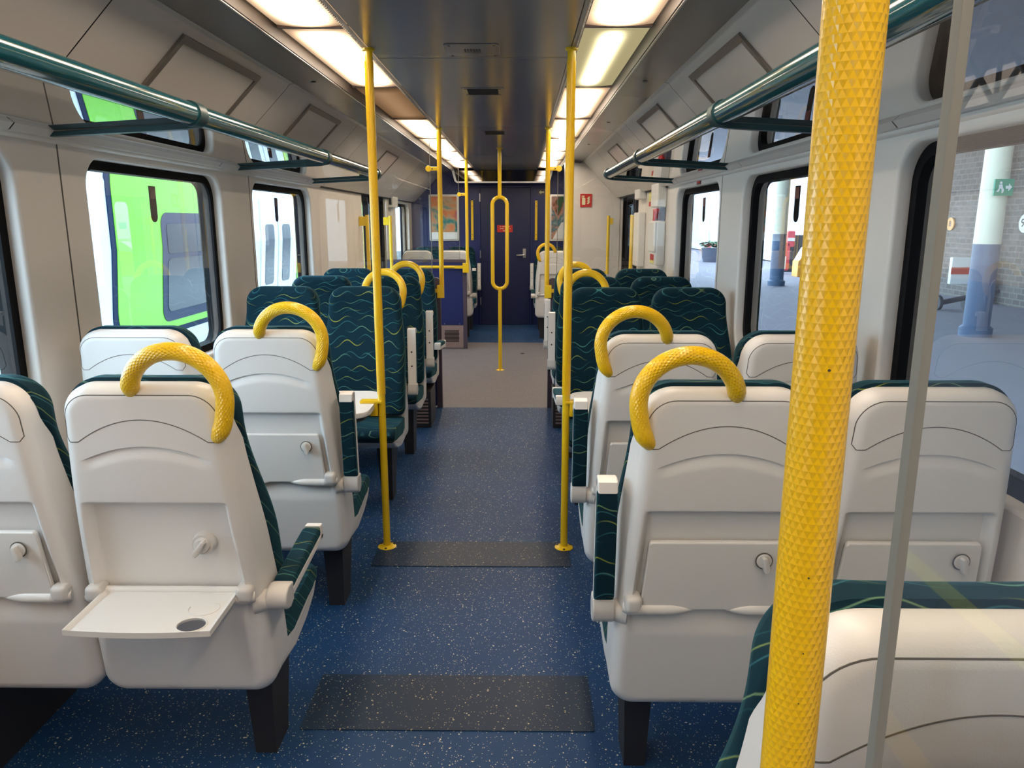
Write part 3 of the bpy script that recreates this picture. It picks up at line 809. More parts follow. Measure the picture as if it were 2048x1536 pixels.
def poster(x0, x1, z0, z1, art, lab, strip):
    t = tag(empty('poster', ((x0 + x1) / 2, YE, (z0 + z1) / 2)), lab, 'poster')
    w, h = (x1 - x0) / 2, (z1 - z0) / 2
    m = MB(); m.plate(rrect(-w, w, -h, h, .02, 4), [rrect(-w + .028, w - .028, -h + .028, h - .028, .008, 3)], XZ, -.022, -.002); m.build('frame', ALU, t)
    m = MB(); m.box((0, -.006, 0), (2 * w - .05, .006, 2 * h - .05)); m.build('print', art, t, smooth=False)
    m = MB()
    if strip: m.box((0, -.0105, -h + .075), (2 * w - .055, .003, .10))
    else: m.prism([(-w + .05, -h + .03), (w - .03, -h + .03), (w - .03, -h + .26), (w - .10, -h + .30), (-w + .17, -h + .26)], XZ, -.013, -.010)
    m.build('pale_band', WPAINT, t, smooth=False)
poster(-1.115, -.685, 1.22, 1.875, ART1, 'framed orange swirl poster on the blue end wall, left of the door', True)
poster(.62, 1.05, 1.22, 1.875, ART2, 'framed brown and green poster on the blue end wall, right of the door', False)
t = tag(empty('door_notice', (-.022, YE - .022, 1.395)), 'small red notice on the blue end door', 'sign')
m = MB(); m.box((0, -.002, 0), (.225, .004, .10), .001); m.build('plate', RED, t)
m = MB()
for z, w in ((.028, .14), (.0, .17), (-.028, .06)):
    n = int(w / .014)
    for k in range(n):
        if (k * 7 + int(z * 1000)) % 5: m.box((-w / 2 + k * .014 + .006, -.005, z), (.009, .001, .012))
m.build('print_lines', CREAM, t, smooth=False)
t = tag(empty('exit_notice', (.50, YE, 1.905)), 'small dark arrow notice above the right handle on the end wall', 'sign')
m = MB(); m.box((0, -.003, 0), (.12, .006, .085), .001); m.build('plate', PURP, t)
m = MB(); m.prism([(-.035, 0), (-.005, .028), (-.005, .012), (.04, .012), (.04, -.012), (-.005, -.012), (-.005, -.028)], XZ, -.008, -.006); m.build('arrow', CREAM, t)

# dark glass fascia above the end door
t = tag(empty('overhead_fascia', (-.05, YE - .35, 2.10)), 'dark mirror-like fascia in a pale frame above the end door', 'fascia')
m = MB(); m.box((0, 0, .01), (1.34, .012, .15)); m.build('dark_panel', MIRR, t, smooth=False)
m = MB()
m.prism([(-.70, .085), (-.66, -.06), (-.63, -.082), (.63, -.082), (.66, -.06), (.70, .085), (.665, .085), (.635, -.05), (.615, -.062), (-.615, -.062), (-.635, -.05), (-.665, .085)], XZ, -.015, .015)
m.build('frame', WPAINT, t)

# ------------------------------------------------------------------ equipment by the right vestibule door
def wbox(name, x, y0, y1, z0, z1, lab, cat='box', m_=WHITEPL, extra=None):
    t = tag(empty(name, (WX, (y0 + y1) / 2, (z0 + z1) / 2)), lab, cat)
    d = WX - x
    m = MB(); m.box((-d / 2, 0, 0), (d, y1 - y0, z1 - z0), .012, seg=3); m.build('housing', m_, t)
    if extra: extra(t, d, (y1 - y0), (z1 - z0))
    return t
def cab(t, d, w, h):
    m = MB(); m.box((-d - .006, 0, h * .14), (.016, w * .96, h * .68), .01); m.build('cover', WHITEPL, t)
    m = MB(); m.box((-d - .001, 0, -h * .33), (.003, w * .5, h * .14), 0); m.build('red_label', RED, t)
    m = MB(); m.box((-d - .001, 0, -h * .43), (.003, w * .55, h * .08), 0); m.build('yellow_label', YPRINT, t)
wbox('equipment_box', 1.295, 6.12, 6.45, 1.15, 1.50, 'white equipment box with red and yellow labels under the red valve', extra=cab)
wbox('equipment_box', 1.295, 6.12, 6.45, 1.61, 1.80, 'plain white equipment box above the red valve')
t = tag(empty('valve_handle', (WX, 6.28, 1.555)), 'red emergency valve handle between the two white boxes', 'valve')
m = MB(); m.box((-.02, 0, 0), (.04, .24, .10), .005); m.build('backing', PURP, t)
m = MB(); m.tube([(-.055, -.07, .03), (-.055, .07, .03)], .016, 14); m.tube([(-.055, -.06, .03), (-.075, -.06, -.02), (-.08, -.055, -.05)], .013, 12); m.box((-.05, .04, -.0), (.04, .06, .07), .01); m.build('handle', RED, t)
wbox('door_control_box', 1.30, 7.12, 7.42, 1.70, 2.0, 'upper slim white box beside the right vestibule door')
wbox('door_control_box', 1.30, 7.12, 7.42, 1.08, 1.58, 'lower slim white box beside the right vestibule door')
t = tag(empty('sticker_strip', (WX, 6.92, 1.80)), 'strip of red and yellow warning stickers on the wall by the boxes', 'sticker')
m = MB()
for z, h, k in ((.11, .04, 0), (.06, .05, 1), (.01, .045, 0), (-.07, .11, 1), (-.15, .04, 0)): m.box((-.002, 0, z), (.004, .10, h), 0, k)
m.build('print', [RED, YPRINT], t, smooth=False)
m = MB(); m.box((1.366, 6.85, 1.42), (.006, .07, .10), .001); tag(m.build('switch_plate', STEEL), 'small grey switch plate on the wall by the boxes', 'switch plate')
t = tag(empty('door_buttons', (WX, 7.545, 1.30)), 'red and green door buttons beside the right vestibule door', 'door control')
m = MB(); m.box((-.015, 0, 0), (.03, .09, .42), .006); m.build('plate', DARKLEG, t)
m = MB(); m.lathe([(.03, -.045), (.034, -.03)], (0, 0, .12), 'x', 18); m.build('red_button', RED, t)
m = MB(); m.lathe([(.03, -.045), (.034, -.03)], (0, 0, -.10), 'x', 18); m.build('green_button', mat('green', (.02, .22, .06), .4), t)
t = tag(empty('equipment_box', (-WX, 9.28, 1.80)), 'white box with dark side slot on the pillar beyond the left vestibule door', 'box')
m = MB(); m.box((.03, 0, 0), (.07, .36, .28), .01); m.build('housing', WHITEPL, t)
m = MB(); m.box((.03, -.181, 0), (.03, .004, .22)); m.build('slot', DARK, t)

# ------------------------------------------------------------------ tables
for s in (-1, 1):
    sd = 'left' if s < 0 else 'right'
    t = tag(empty('bay_table', (s * 1.36, 3.29, 0)), 'white topped table between facing seats, %s of the aisle' % sd, 'table')
    xe = .445
    m = MB()
    out = [(1.36, 3.07), (1.36, 3.51)] + [(xe + .07 + .07 * cos(radians(a)), 3.44 + .07 * sin(radians(a))) for a in range(90, 181, 15)] + [(xe + .07 + .07 * cos(radians(a)), 3.14 + .07 * sin(radians(a))) for a in range(180, 271, 15)]
    m.prism(out, lambda u, v, h: (s * (u - 1.36), v - 3.29, h), .675, .70, .006); m.build('table_top', WHITEPL, t)
    m = MB(); m.prism([(u + .02 * (1 if u < 1 else 0), v) for u, v in out], lambda u, v, h: (s * (u - 1.36), v - 3.29, h), .658, .675); m.build('edge_underside', DARKLEG, t)
    m = MB(); m.tube([(-s * .72, 0.12, .0), (-s * .72, 0.12, .66)], .018, 14); m.build('leg', DARKLEG, t)
# heater boxes low under the farther facing seats
for s in (-1, 1):
    t = tag(empty('heater_box', (s * .64, 5.5, 0)), 'dark ribbed heater box on the floor under the %s seats by the vestibule' % ('left' if s < 0 else 'right'), 'heater')
    m = MB(); m.box((0, 0, .14), (.38, .30, .278), .006); m.build('casing', DARKLEG, t)
    m = MB()
    for k in range(8): m.box((0, -.152, .04 + k * .025), (.34, .006, .012), .001)
    m.build('ribs', BROWN, t)

# ------------------------------------------------------------------ seats
ZT, ZB = 1.138, 0.285
RT, RB = 0.075, 0.06
def hwf(z): return .186 + (.2265 - .186) * max(0, min(1, (1.05 - z) / .58))
def hwc(z): return .2275 - .030 * sstep((z - .72) / .40)      # the upholstered front is wider than the back
def outline_hw(z, ext=0.0, zt=ZT, zb=ZB, rt=RT, rb=RB, front=False):
    w = (hwc(z) if front else hwf(z)) + ext
    if z > zt - rt: w -= rt - sqrt(max(0, rt * rt - (z - (zt - rt)) ** 2))
    if z < zb + rb: w -= rb - sqrt(max(0, rb * rb - ((zb + rb) - z) ** 2))
    return w
def edge_dist(x, z, ext=0.0, zt=ZT, zb=ZB, rt=RT, rb=RB, front=False):
    w = (hwc(z) if front else hwf(z)) + ext; ax = abs(x)
    d = min(w - ax, zt - z, z - zb)
    if z > zt - rt and ax > w - rt: d = rt - sqrt((ax - (w - rt)) ** 2 + (z - (zt - rt)) ** 2)
    if z < zb + rb and ax > w - rb: d = rb - sqrt((ax - (w - rb)) ** 2 + ((zb + rb) - z) ** 2)
    return max(0, d)
LEAN = .125
def ybase(z): return LEAN * (ZT - z) - .012 * sin(max(0, min(1, (z - .55) / .6)) * pi)
def surf(x, z):
    """back face of the shell"""
    y = ybase(z)
    d = edge_dist(x, z); R = .034
    if d < R: y += R - sqrt(max(0, R * R - (R - d) ** 2))
    # recess that takes the folded tray
    side = sstep((hwf(z) - .028 - abs(x)) / .016)
    top = sstep((.852 - z) / .014)
    bot = sstep((z - .50) / .10)
    y += .026 * side * top * bot
    # curved finger scoop
    if abs(x) < .150:
        t = .957 + .036 * (1 - (x / .15) ** 2) - z
        if 0 < t < .03: y += .0075 * (1 - t / .03) * sstep((.150 - abs(x)) / .03)
    return y
def side_depth(z): return .042 + .062 * sstep((1.0 - z) / .6)
def shell_mesh():
    zs = []
    n = 190
    for i in range(n + 1): zs.append(ZB + (ZT - ZB) * i / n)
    for e in range(1, 14):
        zs += [ZT - .0004 * e * e, ZB + .0003 * e * e]
    zs += [.9568, .9574, .9555, .954, .8525, .8505, .847, .843]
    zs = sorted(set(round(z, 5) for z in zs))
    nu = 61; mb = MB(); pts = []
    us = [sin((2 * i / (nu - 1) - 1) * pi / 2 * .96) / sin(pi / 2 * .96) for i in range(nu)]
    for z in zs:
        w = outline_hw(z)
        for u in us:
            x = u * w; k = max(0, 1 - abs(z - .957) / .095)
            zz = z + .036 * max(0, 1 - (x / .15) ** 2) * k
            pts.append((x, surf(x, zz), zz))
    mb.grid(pts, nu, len(zs))
    # side walls running forward from the outline
    loop = [(outline_hw(z), z) for z in zs] + [(us[i] * outline_hw(ZT), ZT) for i in range(nu - 2, 0, -1)] + [(-outline_hw(z), z) for z in zs[::-1]] + [(us[i] * outline_hw(ZB), ZB) for i in range(1, nu - 1)]
    k = len(loop); vs = []
    def flare(x, z, f): return x * (1 + f * ((hwc(z) - .003) / hwf(z) - 1))
    for f in (0, .5, 1):
        for x, z in loop: vs.append((flare(x, z, f), surf(x, z) * (1 - f) + f * (ybase(z) + .034 + side_depth(z)), z))
    mb.add(vs, [[r * k + i, r * k + (i + 1) % k, (r + 1) * k + (i + 1) % k, (r + 1) * k + i] for r in range(2) for i in range(k)])
    mb.add([(flare(x, z, 1), ybase(z) + .034 + side_depth(z), z) for x, z in loop], [list(range(k))])
    # joint lines of the head cap
    def seam(path): mb.tube([(x, surf(x, z) + .0004, z) for x, z in path], .0013, 6, mi=1)
    arc = [(-.150 + .300 * i / 30, 1.004 + .054 * (1 - ((-.150 + .300 * i / 30) / .15) ** 2)) for i in range(31)]
    rim = []
    for i in range(41):
        a = i / 40
    rim = [(.170, 1.003)] + [(hwf(z) - .010, z) for z in (1.015, 1.03, 1.045, 1.055)]
    r2 = .062; cx, cz = hwf(1.06) - .010 - r2, ZT - .022 - r2
    rim += [(cx + r2 * cos(radians(a)), cz + r2 * sin(radians(a))) for a in range(0, 91, 9)]
    rim += [(-x, z) for x, z in rim[::-1]]
    dense = []
    rim = [arc[-1]] + rim + [arc[0]]
    for p, q in zip(rim[:-1], rim[1:]):
        nn = max(1, int(sqrt((p[0] - q[0]) ** 2 + (p[1] - q[1]) ** 2) / .006))
        dense += [(p[0] + (q[0] - p[0]) * j / nn, p[1] + (q[1] - p[1]) * j / nn) for j in range(nn)]
    dense.append(rim[-1])
    seam(arc + dense[1:])
    return mb.mesh('back_shell', [SHELL, SEAM], angle=50)

def back_cushion_mesh():
    zt, zb, rt, rb, ext = 1.146, .45, .085, .04, .0
    mb = MB(); nu = 41
    zs = sorted(set([zb + (zt - zb) * i / 60 for i in range(61)] + [zt - .0006 * e * e for e in range(1, 10)] + [zb + .0006 * e * e for e in range(1, 9)]))
    us = [sin((2 * i / (nu - 1) - 1) * pi / 2 * .97) / sin(pi / 2 * .97) for i in range(nu)]
    def thick(z): return .066 + .072 * sstep((1.02 - z) / .34)
    def fr(x, z):
        d = edge_dist(x, z, ext, zt, zb, rt, rb, True); R = .036
        y = ybase(z) + .045 + thick(z) + .012 * abs(x / .2) ** 2.2
        y += .010 * sstep((z - 1.0) / .12)
        if d < R: y -= R - sqrt(max(0, R * R - (R - d) ** 2))
        return y
    pts = [(u * outline_hw(z, ext, zt, zb, rt, rb, True), fr(u * outline_hw(z, ext, zt, zb, rt, rb, True), z), z) for z in zs for u in us]
    mb.grid(pts, nu, len(zs))
    ow = lambda z: outline_hw(z, ext, zt, zb, rt, rb, True)
    loop = [(ow(z), z) for z in zs] + [(us[i] * ow(zt), zt) for i in range(nu - 2, 0, -1)] + [(-ow(z), z) for z in zs[::-1]] + [(us[i] * ow(zb), zb) for i in range(1, nu - 1)]
    k = len(loop); vs = []
    for x, z in loop: vs.append((x, fr(x, z), z))
    def bk(z): return ybase(z) + .036 + side_depth(z) - .022 * sstep((z - .98) / .1)
    for x, z in loop: vs.append((x, bk(z) + .002, z))
    for x, z in loop: vs.append((x * .97, bk(z) - .004, z - (.012 if z > 1.1 else 0)))
    mb.add(vs, [[r * k + i, r * k + (i + 1) % k, (r + 1) * k + (i + 1) % k, (r + 1) * k + i] for r in range(2) for i in range(k)])
    mb.add([(x * .97, bk(z) - .004, z - (.012 if z > 1.1 else 0)) for x, z in loop], [list(range(k))])
    return mb.mesh('back_cushion', FAB, angle=60)

def seat_cushion_mesh():
    mb = MB()
    prof = [(.13, .375), (.30, .365), (.50, .372), (.555, .385), (.572, .405), (.570, .428), (.548, .446), (.50, .452), (.40, .447), (.28, .438), (.16, .440), (.13, .43)]
    mb.prism(prof, YZ, -.222, .222, .022, seg=4)
    return mb.mesh('seat_cushion', FAB, angle=60)
def pan_mesh():
    mb = MB()
    prof = [(.145, .325), (.20, .310), (.32, .300), (.44, .322), (.52, .354), (.552, .385), (.545, .398), (.30, .375), (.145, .385)]
    mb.prism(prof, YZ, -.220, .220, .012, seg=3)
    return mb.mesh('seat_pan', SHELL, angle=50)
def leg_mesh(a):
    mb = MB()
    for k, (z0, z1) in enumerate(((0, .31),)):
        vs = []
        for z, w, y0, y1 in ((0, .030, .245, .36), (.03, .030, .243, .36), (.32, .040, .22, .40)):
            for x, y in ((-w, y0), (w, y0), (w, y1), (-w, y1)): vs.append((a * .135 + x, y, z))
        fs = [[0, 1, 2, 3], [8, 9, 10, 11]]
        for r in range(2):
            for i in range(4): fs.append([r * 4 + i, r * 4 + (i + 1) % 4, r * 4 + 4 + (i + 1) % 4, r * 4 + 4 + i])
        mb.add(vs, fs)
    bm = None
    return mb.mesh('leg', DARKLEG, angle=30)
def mount_mesh(a):
    mb = MB(); g = WX - 1.09
    mb.box((-a * (g + .10) / 2, .30, .345), (g - .10, .20, .05), .005)
    return mb.mesh('wall_mount', DARKLEG, angle=30)
HZ = .597                                             # tray hinge height
def hinge_pt(z=HZ): return ybase(z) - .012
def tray_fn(angle):
    """maps tray coordinates (u across, w away from hinge, h off the outer face) into the seat"""
    a = radians(angle)
    d = (-sin(a), cos(a))            # direction of w in (y, z)
    nrm = (-cos(a), -sin(a))         # outer face normal
    o = (ybase(HZ) + .010, HZ)
    return lambda u, w, h: (u, o[0] + d[0] * w + nrm[0] * h, o[1] + d[1] * w + nrm[1] * h)
def tray_folded_mesh():
    mb = MB(); fn = tray_fn(7.2)
    out = [(-.168, -.012), (.168, -.012), (.156, .165)] + [(.148 + .008 * cos(radians(a)), .167 + .008 * sin(radians(a))) for a in (30, 60, 90)]
    out += [(-u, w) for u, w in out[::-1] if w > 0]
    mb.prism(out, fn, .0, .016, .005, seg=3)
    # rolled lower lips, tapering to the middle
    for s in (-1, 1):
        P = [fn(s * (.168 - .13 * k / 14), -.012, .010) for k in range(15)]
        R = [.0155] * 9 + [.0145, .013, .011, .0085, .006, .003]
        mb.tube(P, R, 14)
    return mb.mesh('tray_table', TRAYPL, angle=50)
def tray_open_mesh():
    mb = MB(); fn0 = tray_fn(92)
    fn = lambda u, w, h: fn0(u, w, -h)
    k = .168
    front = [(k * (1 - 2 * i / 10), 0.186 + .010 * (1 - (1 - 2 * i / 10) ** 2)) for i in range(11)]
    out = [(-k, .0), (k, .0)] + front
    hc = (.110, .150); hole = [(hc[0] + .034 * cos(radians(a)), hc[1] + .030 * sin(radians(a))) for a in range(0, 360, 12)]
    mb.plate(out, [hole], fn, -.006, .0)
    # raised rim
    inn = [(-k + .012, .012), (k - .012, .012)] + [(u * .93, w - .010) for u, w in front]
    n = len(out); vs = [fn(u, w, 0.0) for u, w in out] + [fn(u, w, .008) for u, w in out] + [fn(u * .985, w * .99 + .002, .008) for u, w in out] + [fn(u, w, 0.0003) for u, w in inn]
    mb.add(vs, [[r * n + i, r * n + (i + 1) % n, (r + 1) * n + (i + 1) % n, (r + 1) * n + i] for r in range(3) for i in range(n)])
    mb.tube([fn(hc[0] + .036 * cos(radians(a)), hc[1] - .070 + .030 * sin(radians(a)), 0.0005) for a in range(-60, 200, 12)], .0018, 6)
    mb.tube([fn(hole[i][0], hole[i][1], 0) for i in range(len(hole))], .0022, 6, closed=True)
    mb.tube([fn(-k, .0, .004), fn(k, .0, .004)], .010, 12)
    return mb.mesh('tray_table', TRAYPL, angle=45)
def hinge_mesh(s):
    mb = MB(); x = s * .186; z = HZ + .004; y = ybase(z) + .004
    mb.box((x, y, z), (.042, .055, .044), .013, seg=3)
    mb.tube([(x - s * .02, y - .008, z - .012), (x + s * .004, y - .008, z - .012), (x + s * .022, y - .002, z - .012)], [.018, .0185, .013], 16)
    return mb.mesh('tray_hinge', GREYPL, angle=50)
def knob_mesh(folded):
    mb = MB(); z = .724 if folded else .735; x = .112 if folded else .098
    y = ybase(z) + (.010 - .016 if folded else .024)
    if folded:
        mb.lathe([(.0205, 0), (.0205, -.0012)], (x, y + .0005, z), 'y', 28, 1)
        mb.lathe([(.0175, 0), (.0175, -.003), (.015, -.005)], (x, y, z), 'y', 28)
    else:
        mb.lathe([(.030, .004), (.028, -.012), (.025, -.020)], (x, y, z), 'y', 28)
        mb.lathe([(.019, -.018), (.019, -.026), (.016, -.029)], (x, y, z), 'y', 24)
        y -= .022
    a = radians(-12 if folded else 35)
    rot = Matrix.Rotation(a, 3, 'Y')
    L = .036 if folded else .044
    pts = [(-.005, -L / 2 - .006), (.005, -L / 2 - .006), (.0075, -L / 2 + .006), (.005, L / 2 - .006), (0, L / 2 - .003), (-.005, L / 2 - .006), (-.0075, -L / 2 + .006)]
    mb.prism(pts, lambda u, v, h: tuple(rot @ Vector((u, h, v)) + Vector((x, y, z))), -.020, -.001, .003)
    return mb.mesh('latch_knob', [GREYPL, SEAM], angle=45)
def handle_mesh(a):
    """curved yellow grip from the top edge round to the aisle side of the shell"""
    cx, cz, r = .092, 1.112, .108
    path = []
    for i in range(49):
        t = 182 - (182 + 62) * i / 48
        rr = r
        if t < -10: rr = r + .018 * sstep((-10 - t) / 50)
        x = cx + rr * cos(radians(t)); z = cz + rr * sin(radians(t))
        y = ybase(min(z, ZT)) - LEAN * max(0, z - ZT) + .004
        y += .016 * sstep((i - 44) / 4) + .016 * sstep((4 - i) / 4)
        path.append((a * x, y - .006 * sin(pi * i / 48), z))
    R = [.0205] * 49
    for i, k in ((0, .012), (1, .016), (2, .0185), (48, .006), (47, .0125), (46, .016), (45, .018)): R[i] = k
    mb = MB(); mb.tube(path, R, 22, uvn=18, uvl=.0065)
    return mb.mesh('grab_handle', GRIP, angle=60)
def chip_mesh(a):
    mb = MB()
    p = Vector((a * (.092 + .108 * cos(radians(45))), 0, 1.112 + .108 * sin(radians(45)))); p.y = ybase(1.14) - .0185
    mb.prism([(-.006, -.004), (.001, -.006), (.006, .0), (.003, .006), (-.002, .003)], XZ, 0, .004)
    return mb.mesh('paint_chip', CHIP)
# armrest pieces, built lying forwards then turned about the pivot
PIV = (.105, .562)
def arm_xf(raised):
    ang = radians(93) if raised else radians(5)
    return Matrix.Translation((0, PIV[0], PIV[1])) @ Matrix.Rotation(ang, 4, 'X')
def arm_meshes(a, raised):
    x = a * .254; out = {}
    mb = MB(); mb.xf = arm_xf(raised)
    mb.prism([(.03, -.018), (.345, -.016), (.352, .0), (.335, .004), (.03, .004)], YZ, x - .0235, x + .0235, .004)
    for y in (.14, .22): mb.lathe([(.005, -.0195), (.005, -.015)], (x, y, 0), n=10, mi=1)
    out['arm_bar'] = mb.mesh('arm_bar', [WHITEPL, DARK], angle=40)
    mb = MB(); mb.xf = arm_xf(raised)
    mb.prism([(.035, .004), (.318, .004), (.325, .014), (.322, .030), (.30, .036), (.05, .034), (.035, .022)], YZ, x - .0245, x + .0245, .007, seg=3)
    out['arm_pad'] = mb.mesh('arm_pad', FAB, angle=60)
    mb = MB(); mb.xf = arm_xf(raised)
    mb.prism([(.322, -.016), (.350, -.013), (.354, .012), (.348, .030), (.322, .034)], YZ, x - .0235, x + .0235, .004, seg=3)
    out['arm_tip'] = mb.mesh('arm_tip', WHITEPL, angle=40)
    mb = MB(); mb.xf = arm_xf(raised)
    mb.prism([(.036, -.022), (.040, .026), (.02, .034)] + [(.029 * cos(radians(t)), .004 + .029 * sin(radians(t))) for t in range(80, 281, 20)], YZ, x - .027, x + .027, .005, seg=3)
    mb.xf = Matrix.Translation((0, PIV[0], PIV[1]))
    mb.tube([(x - a * .024, 0, 0), (x - a * .062, -.01, -.004)], [.026, .031], 20)
    out['arm_hinge'] = mb.mesh('arm_hinge', GREYPL, angle=40)
    return out
CACHE = {}
def M(key, fn):
    if key not in CACHE: CACHE[key] = fn()
    return CACHE[key]
def seat(x, y, face, side, label, aisle=True, tray='folded', handle=True, arm='raised', group=None, chip=False, leg=True):
    """face=+1 looks away from the camera, -1 towards it; side -1 left, +1 right of the aisle; y is the back top edge"""
    t = tag(empty('passenger_seat', (x, y, 0), 0 if face > 0 else pi), label, 'seat', group or ('train seats facing the end door' if face > 0 else 'train seats facing the camera'))
    a = (1 if side < 0 else -1) * face
    link('back_shell', M('shell', shell_mesh), t)
    link('back_cushion', M('back', back_cushion_mesh), t)
    link('seat_cushion', M('cush', seat_cushion_mesh), t)
    link('seat_pan', M('pan', pan_mesh), t)
    if aisle and leg: link('leg', M(('leg', a), lambda: leg_mesh(a)), t)
    if not aisle: link('wall_mount', M(('mount', a), lambda: mount_mesh(a)), t)
    if tray:
        tr = link('tray_table', M(('tray', tray), tray_folded_mesh if tray == 'folded' else tray_open_mesh), t)
        for s in (-1, 1): link('tray_hinge', M(('hinge', s), lambda: hinge_mesh(s)), t)
        link('latch_knob', M(('knob', tray), lambda: knob_mesh(tray == 'folded')), t)
    if aisle and handle:
        h = link('grab_handle', M(('handle', a), lambda: handle_mesh(a)), t); h['label'] = 'yellow knurled grab handle'
        if chip:
            c = link('paint_chip', M(('chip', a), lambda: chip_mesh(a)), h)
            c.location = (a * (.092 + .108 * cos(radians(48))), ybase(1.14) - .022, 1.112 + .108 * sin(radians(48)) + .004)
    if aisle and arm:
        ar = empty('armrest'); ar.parent = t
        for n, me in M(('arm', a, arm), lambda: arm_meshes(a, arm == 'raised')).items(): link(n, me, ar)
    return t
LA, LW, RA, RW = -.655, -1.113, .669, 1.127
# nearest rows, backs to the camera
seat(LA, 1.63, 1, -1, 'white-backed aisle seat with its tray table folded down, left of the aisle', tray='open', arm='down', chip=True)
seat(LW, 1.63, 1, -1, 'white-backed window seat cut by the left edge, beside the open tray seat', aisle=False)
seat(LA, 2.48, 1, -1, 'white-backed aisle seat with yellow handle, second row on the left')
seat(LW, 2.48, 1, -1, 'white-backed window seat under the large left window, second row', aisle=False)
seat(RA, 1.59, 1, 1, 'white-backed aisle seat with yellow handle right of the aisle, partly behind the thick pole', chip=False)
seat(RW, 1.59, 1, 1, 'white-backed window seat seen through the glass screen on the right', aisle=False)
seat(RA, 2.385, 1, 1, 'white-backed aisle seat with yellow handle, second row on the right', chip=False)
seat(RW, 2.385, 1, 1, 'white-backed window seat under the middle right window, second row', aisle=False)
seat(RA - .017, .605, 1, 1, 'pale seat back nearest the camera, low in the right corner behind glass', handle=False, arm=None)
# rows facing the camera
for i, y in enumerate((4.24, 5.07, 5.87)):
    nm = ('beyond the table', 'second row beyond the table', 'against the vestibule screen')[i]
    seat(LA, y, -1, -1, 'teal patterned aisle seat facing the camera on the left, ' + nm, tray=None, handle=i < 2, arm='raised' if i < 2 else 'down', leg=i < 2)
    seat(LW, y, -1, -1, 'teal patterned window seat facing the camera on the left, ' + nm, aisle=False, tray=None)
for i, y in enumerate((4.18, 5.00, 5.83)):
    nm = ('beyond the table', 'second row beyond the table', 'against the vestibule screen')[i]
    seat(RA, y, -1, 1, 'dark patterned aisle seat facing the camera on the right, ' + nm, tray=None, handle=i < 2, arm='raised' if i else 'down', leg=i < 2)
    seat(RW, y, -1, 1, 'dark patterned window seat facing the camera on the right, ' + nm, aisle=False, tray=None)
# beyond the vestibule
seat(-.64, 9.55, 1, -1, 'pale seat back behind the blue screen, aisle side', tray='folded', handle=False)
seat(-1.10, 9.55, 1, -1, 'pale seat back behind the blue screen, window side', aisle=False)
seat(.62, 9.45, 1, 1, 'pale seat back with yellow handle at the far right, beside the cupboard wall', arm='down')
seat(-.64, 10.85, -1, -1, 'dark aisle seat under the orange poster, facing the camera', tray=None, handle=False)
seat(-1.10, 10.85, -1, -1, 'dark window seat under the orange poster, facing the camera', aisle=False, tray=None)
seat(.62, 10.85, -1, 1, 'dark aisle seat under the brown poster, right of the end door', tray=None, handle=False)

# ------------------------------------------------------------------ outside, platform side (right)
PZ = -.15
PAVE = mat('platform_paving', (0.215, 0.20, 0.245), 0.75, noise=0.12, nscale=3)
COLW = mat('column_cream', (0.80, 0.76, 0.60), 0.5); COLB = mat('column_blue', (0.07, 0.115, 0.21), 0.5)
BRICK = brick_mat('station_stone', (0.20, 0.17, 0.155), (0.12, 0.105, 0.10), (0.24, 0.22, 0.21), 2.2)
RBRICK = brick_mat('warm_brick', (0.80, 0.46, 0.27), (0.72, 0.40, 0.24), (0.7, 0.6, 0.5), 4)
ORANGE = mat('orange_plastic', (0.85, 0.36, 0.05), 0.45); PINK = mat('faded_red_plastic', (0.75, 0.10, 0.12), 0.5)
IRON = mat('dark_iron', (0.035, 0.035, 0.045), 0.6); LEAF = mat('leaves', (0.05, 0.13, 0.04), 0.8, noise=0.3, nscale=20)
BLUEPR = mat('blue_print', (0.12, 0.35, 0.60), 0.5); GREENS = mat('green_sign', (0.01, 0.32, 0.20), 0.5)
mb = MB(); mb.box((10.6, 15, PZ - .4), (18, 110, .8)); struct(mb.build('platform', PAVE, smooth=False))
m = MB(); m.box((2.15, 15, PZ + .004), (.10, 110, .006)); tag(m.build('platform_line', YPRINT), 'pale yellow safety line along the platform edge', 'platform line')
WXO = 9.9
mb = MB(); mb.box((WXO + .3, 7.5, 2.2), (.6, 29, 4.8)); struct(mb.build('wall_station', BRICK, smooth=False))
mb = MB(); mb.box((12.6, 36.5, 2.6), (4, 31, 5.4))
struct(mb.build('wall_station_far', mat('pale_render', (0.62, 0.60, 0.62), 0.8, noise=.15, nscale=2), smooth=False))
mb = MB(); mb.box((14, -15, 5), (2, 32, 11)); struct(mb.build('wall_brick_building', RBRICK, smooth=False))
for y, lab in ((11.0, 'cream and blue platform column with green exit sign, seen through the right screen'), (19.8, 'cream and blue platform column seen through the middle right window'), (-5.5, 'cream and blue platform column behind the camera')):
    t = tag(empty('platform_column', (6.9, y, PZ)), lab, 'column')
    m = MB(); m.lathe([(.22, 0), (.22, .12), (.175, .16), (.175, 1.33)], (0, 0, 0), n=28); m.build('blue_shaft', COLB, t)
    m = MB(); m.lathe([(.175, 1.33), (.165, 4.0), (.26, 4.2), (.26, 4.35)], (0, 0, 0), n=28); m.build('cream_shaft', COLW, t)
t = tag(empty('exit_sign', (6.78, 10.6, 1.95)), 'green exit sign with running figure on the platform column', 'sign')
m = MB(); m.box((0, 0, 0), (.26, .03, .22), .004); m.build('plate', GREENS, t)
m = MB(); m.lathe([(.018, -.019), (.018, -.016)], (-.05, 0, .06), 'y', 14)
m.prism([(-.075, .035), (-.03, .04), (-.02, 0), (0, -.03), (-.01, -.075), (-.03, -.075), (-.03, -.035), (-.05, -.01), (-.07, -.06), (-.10, -.06), (-.07, -.01)], XZ, -.019, -.016)
m.prism([(.02, .02), (.06, .02), (.06, .05), (.105, 0), (.06, -.05), (.06, -.02), (.02, -.02)], XZ, -.019, -.016)
m.build('pictogram', WPAINT, t)
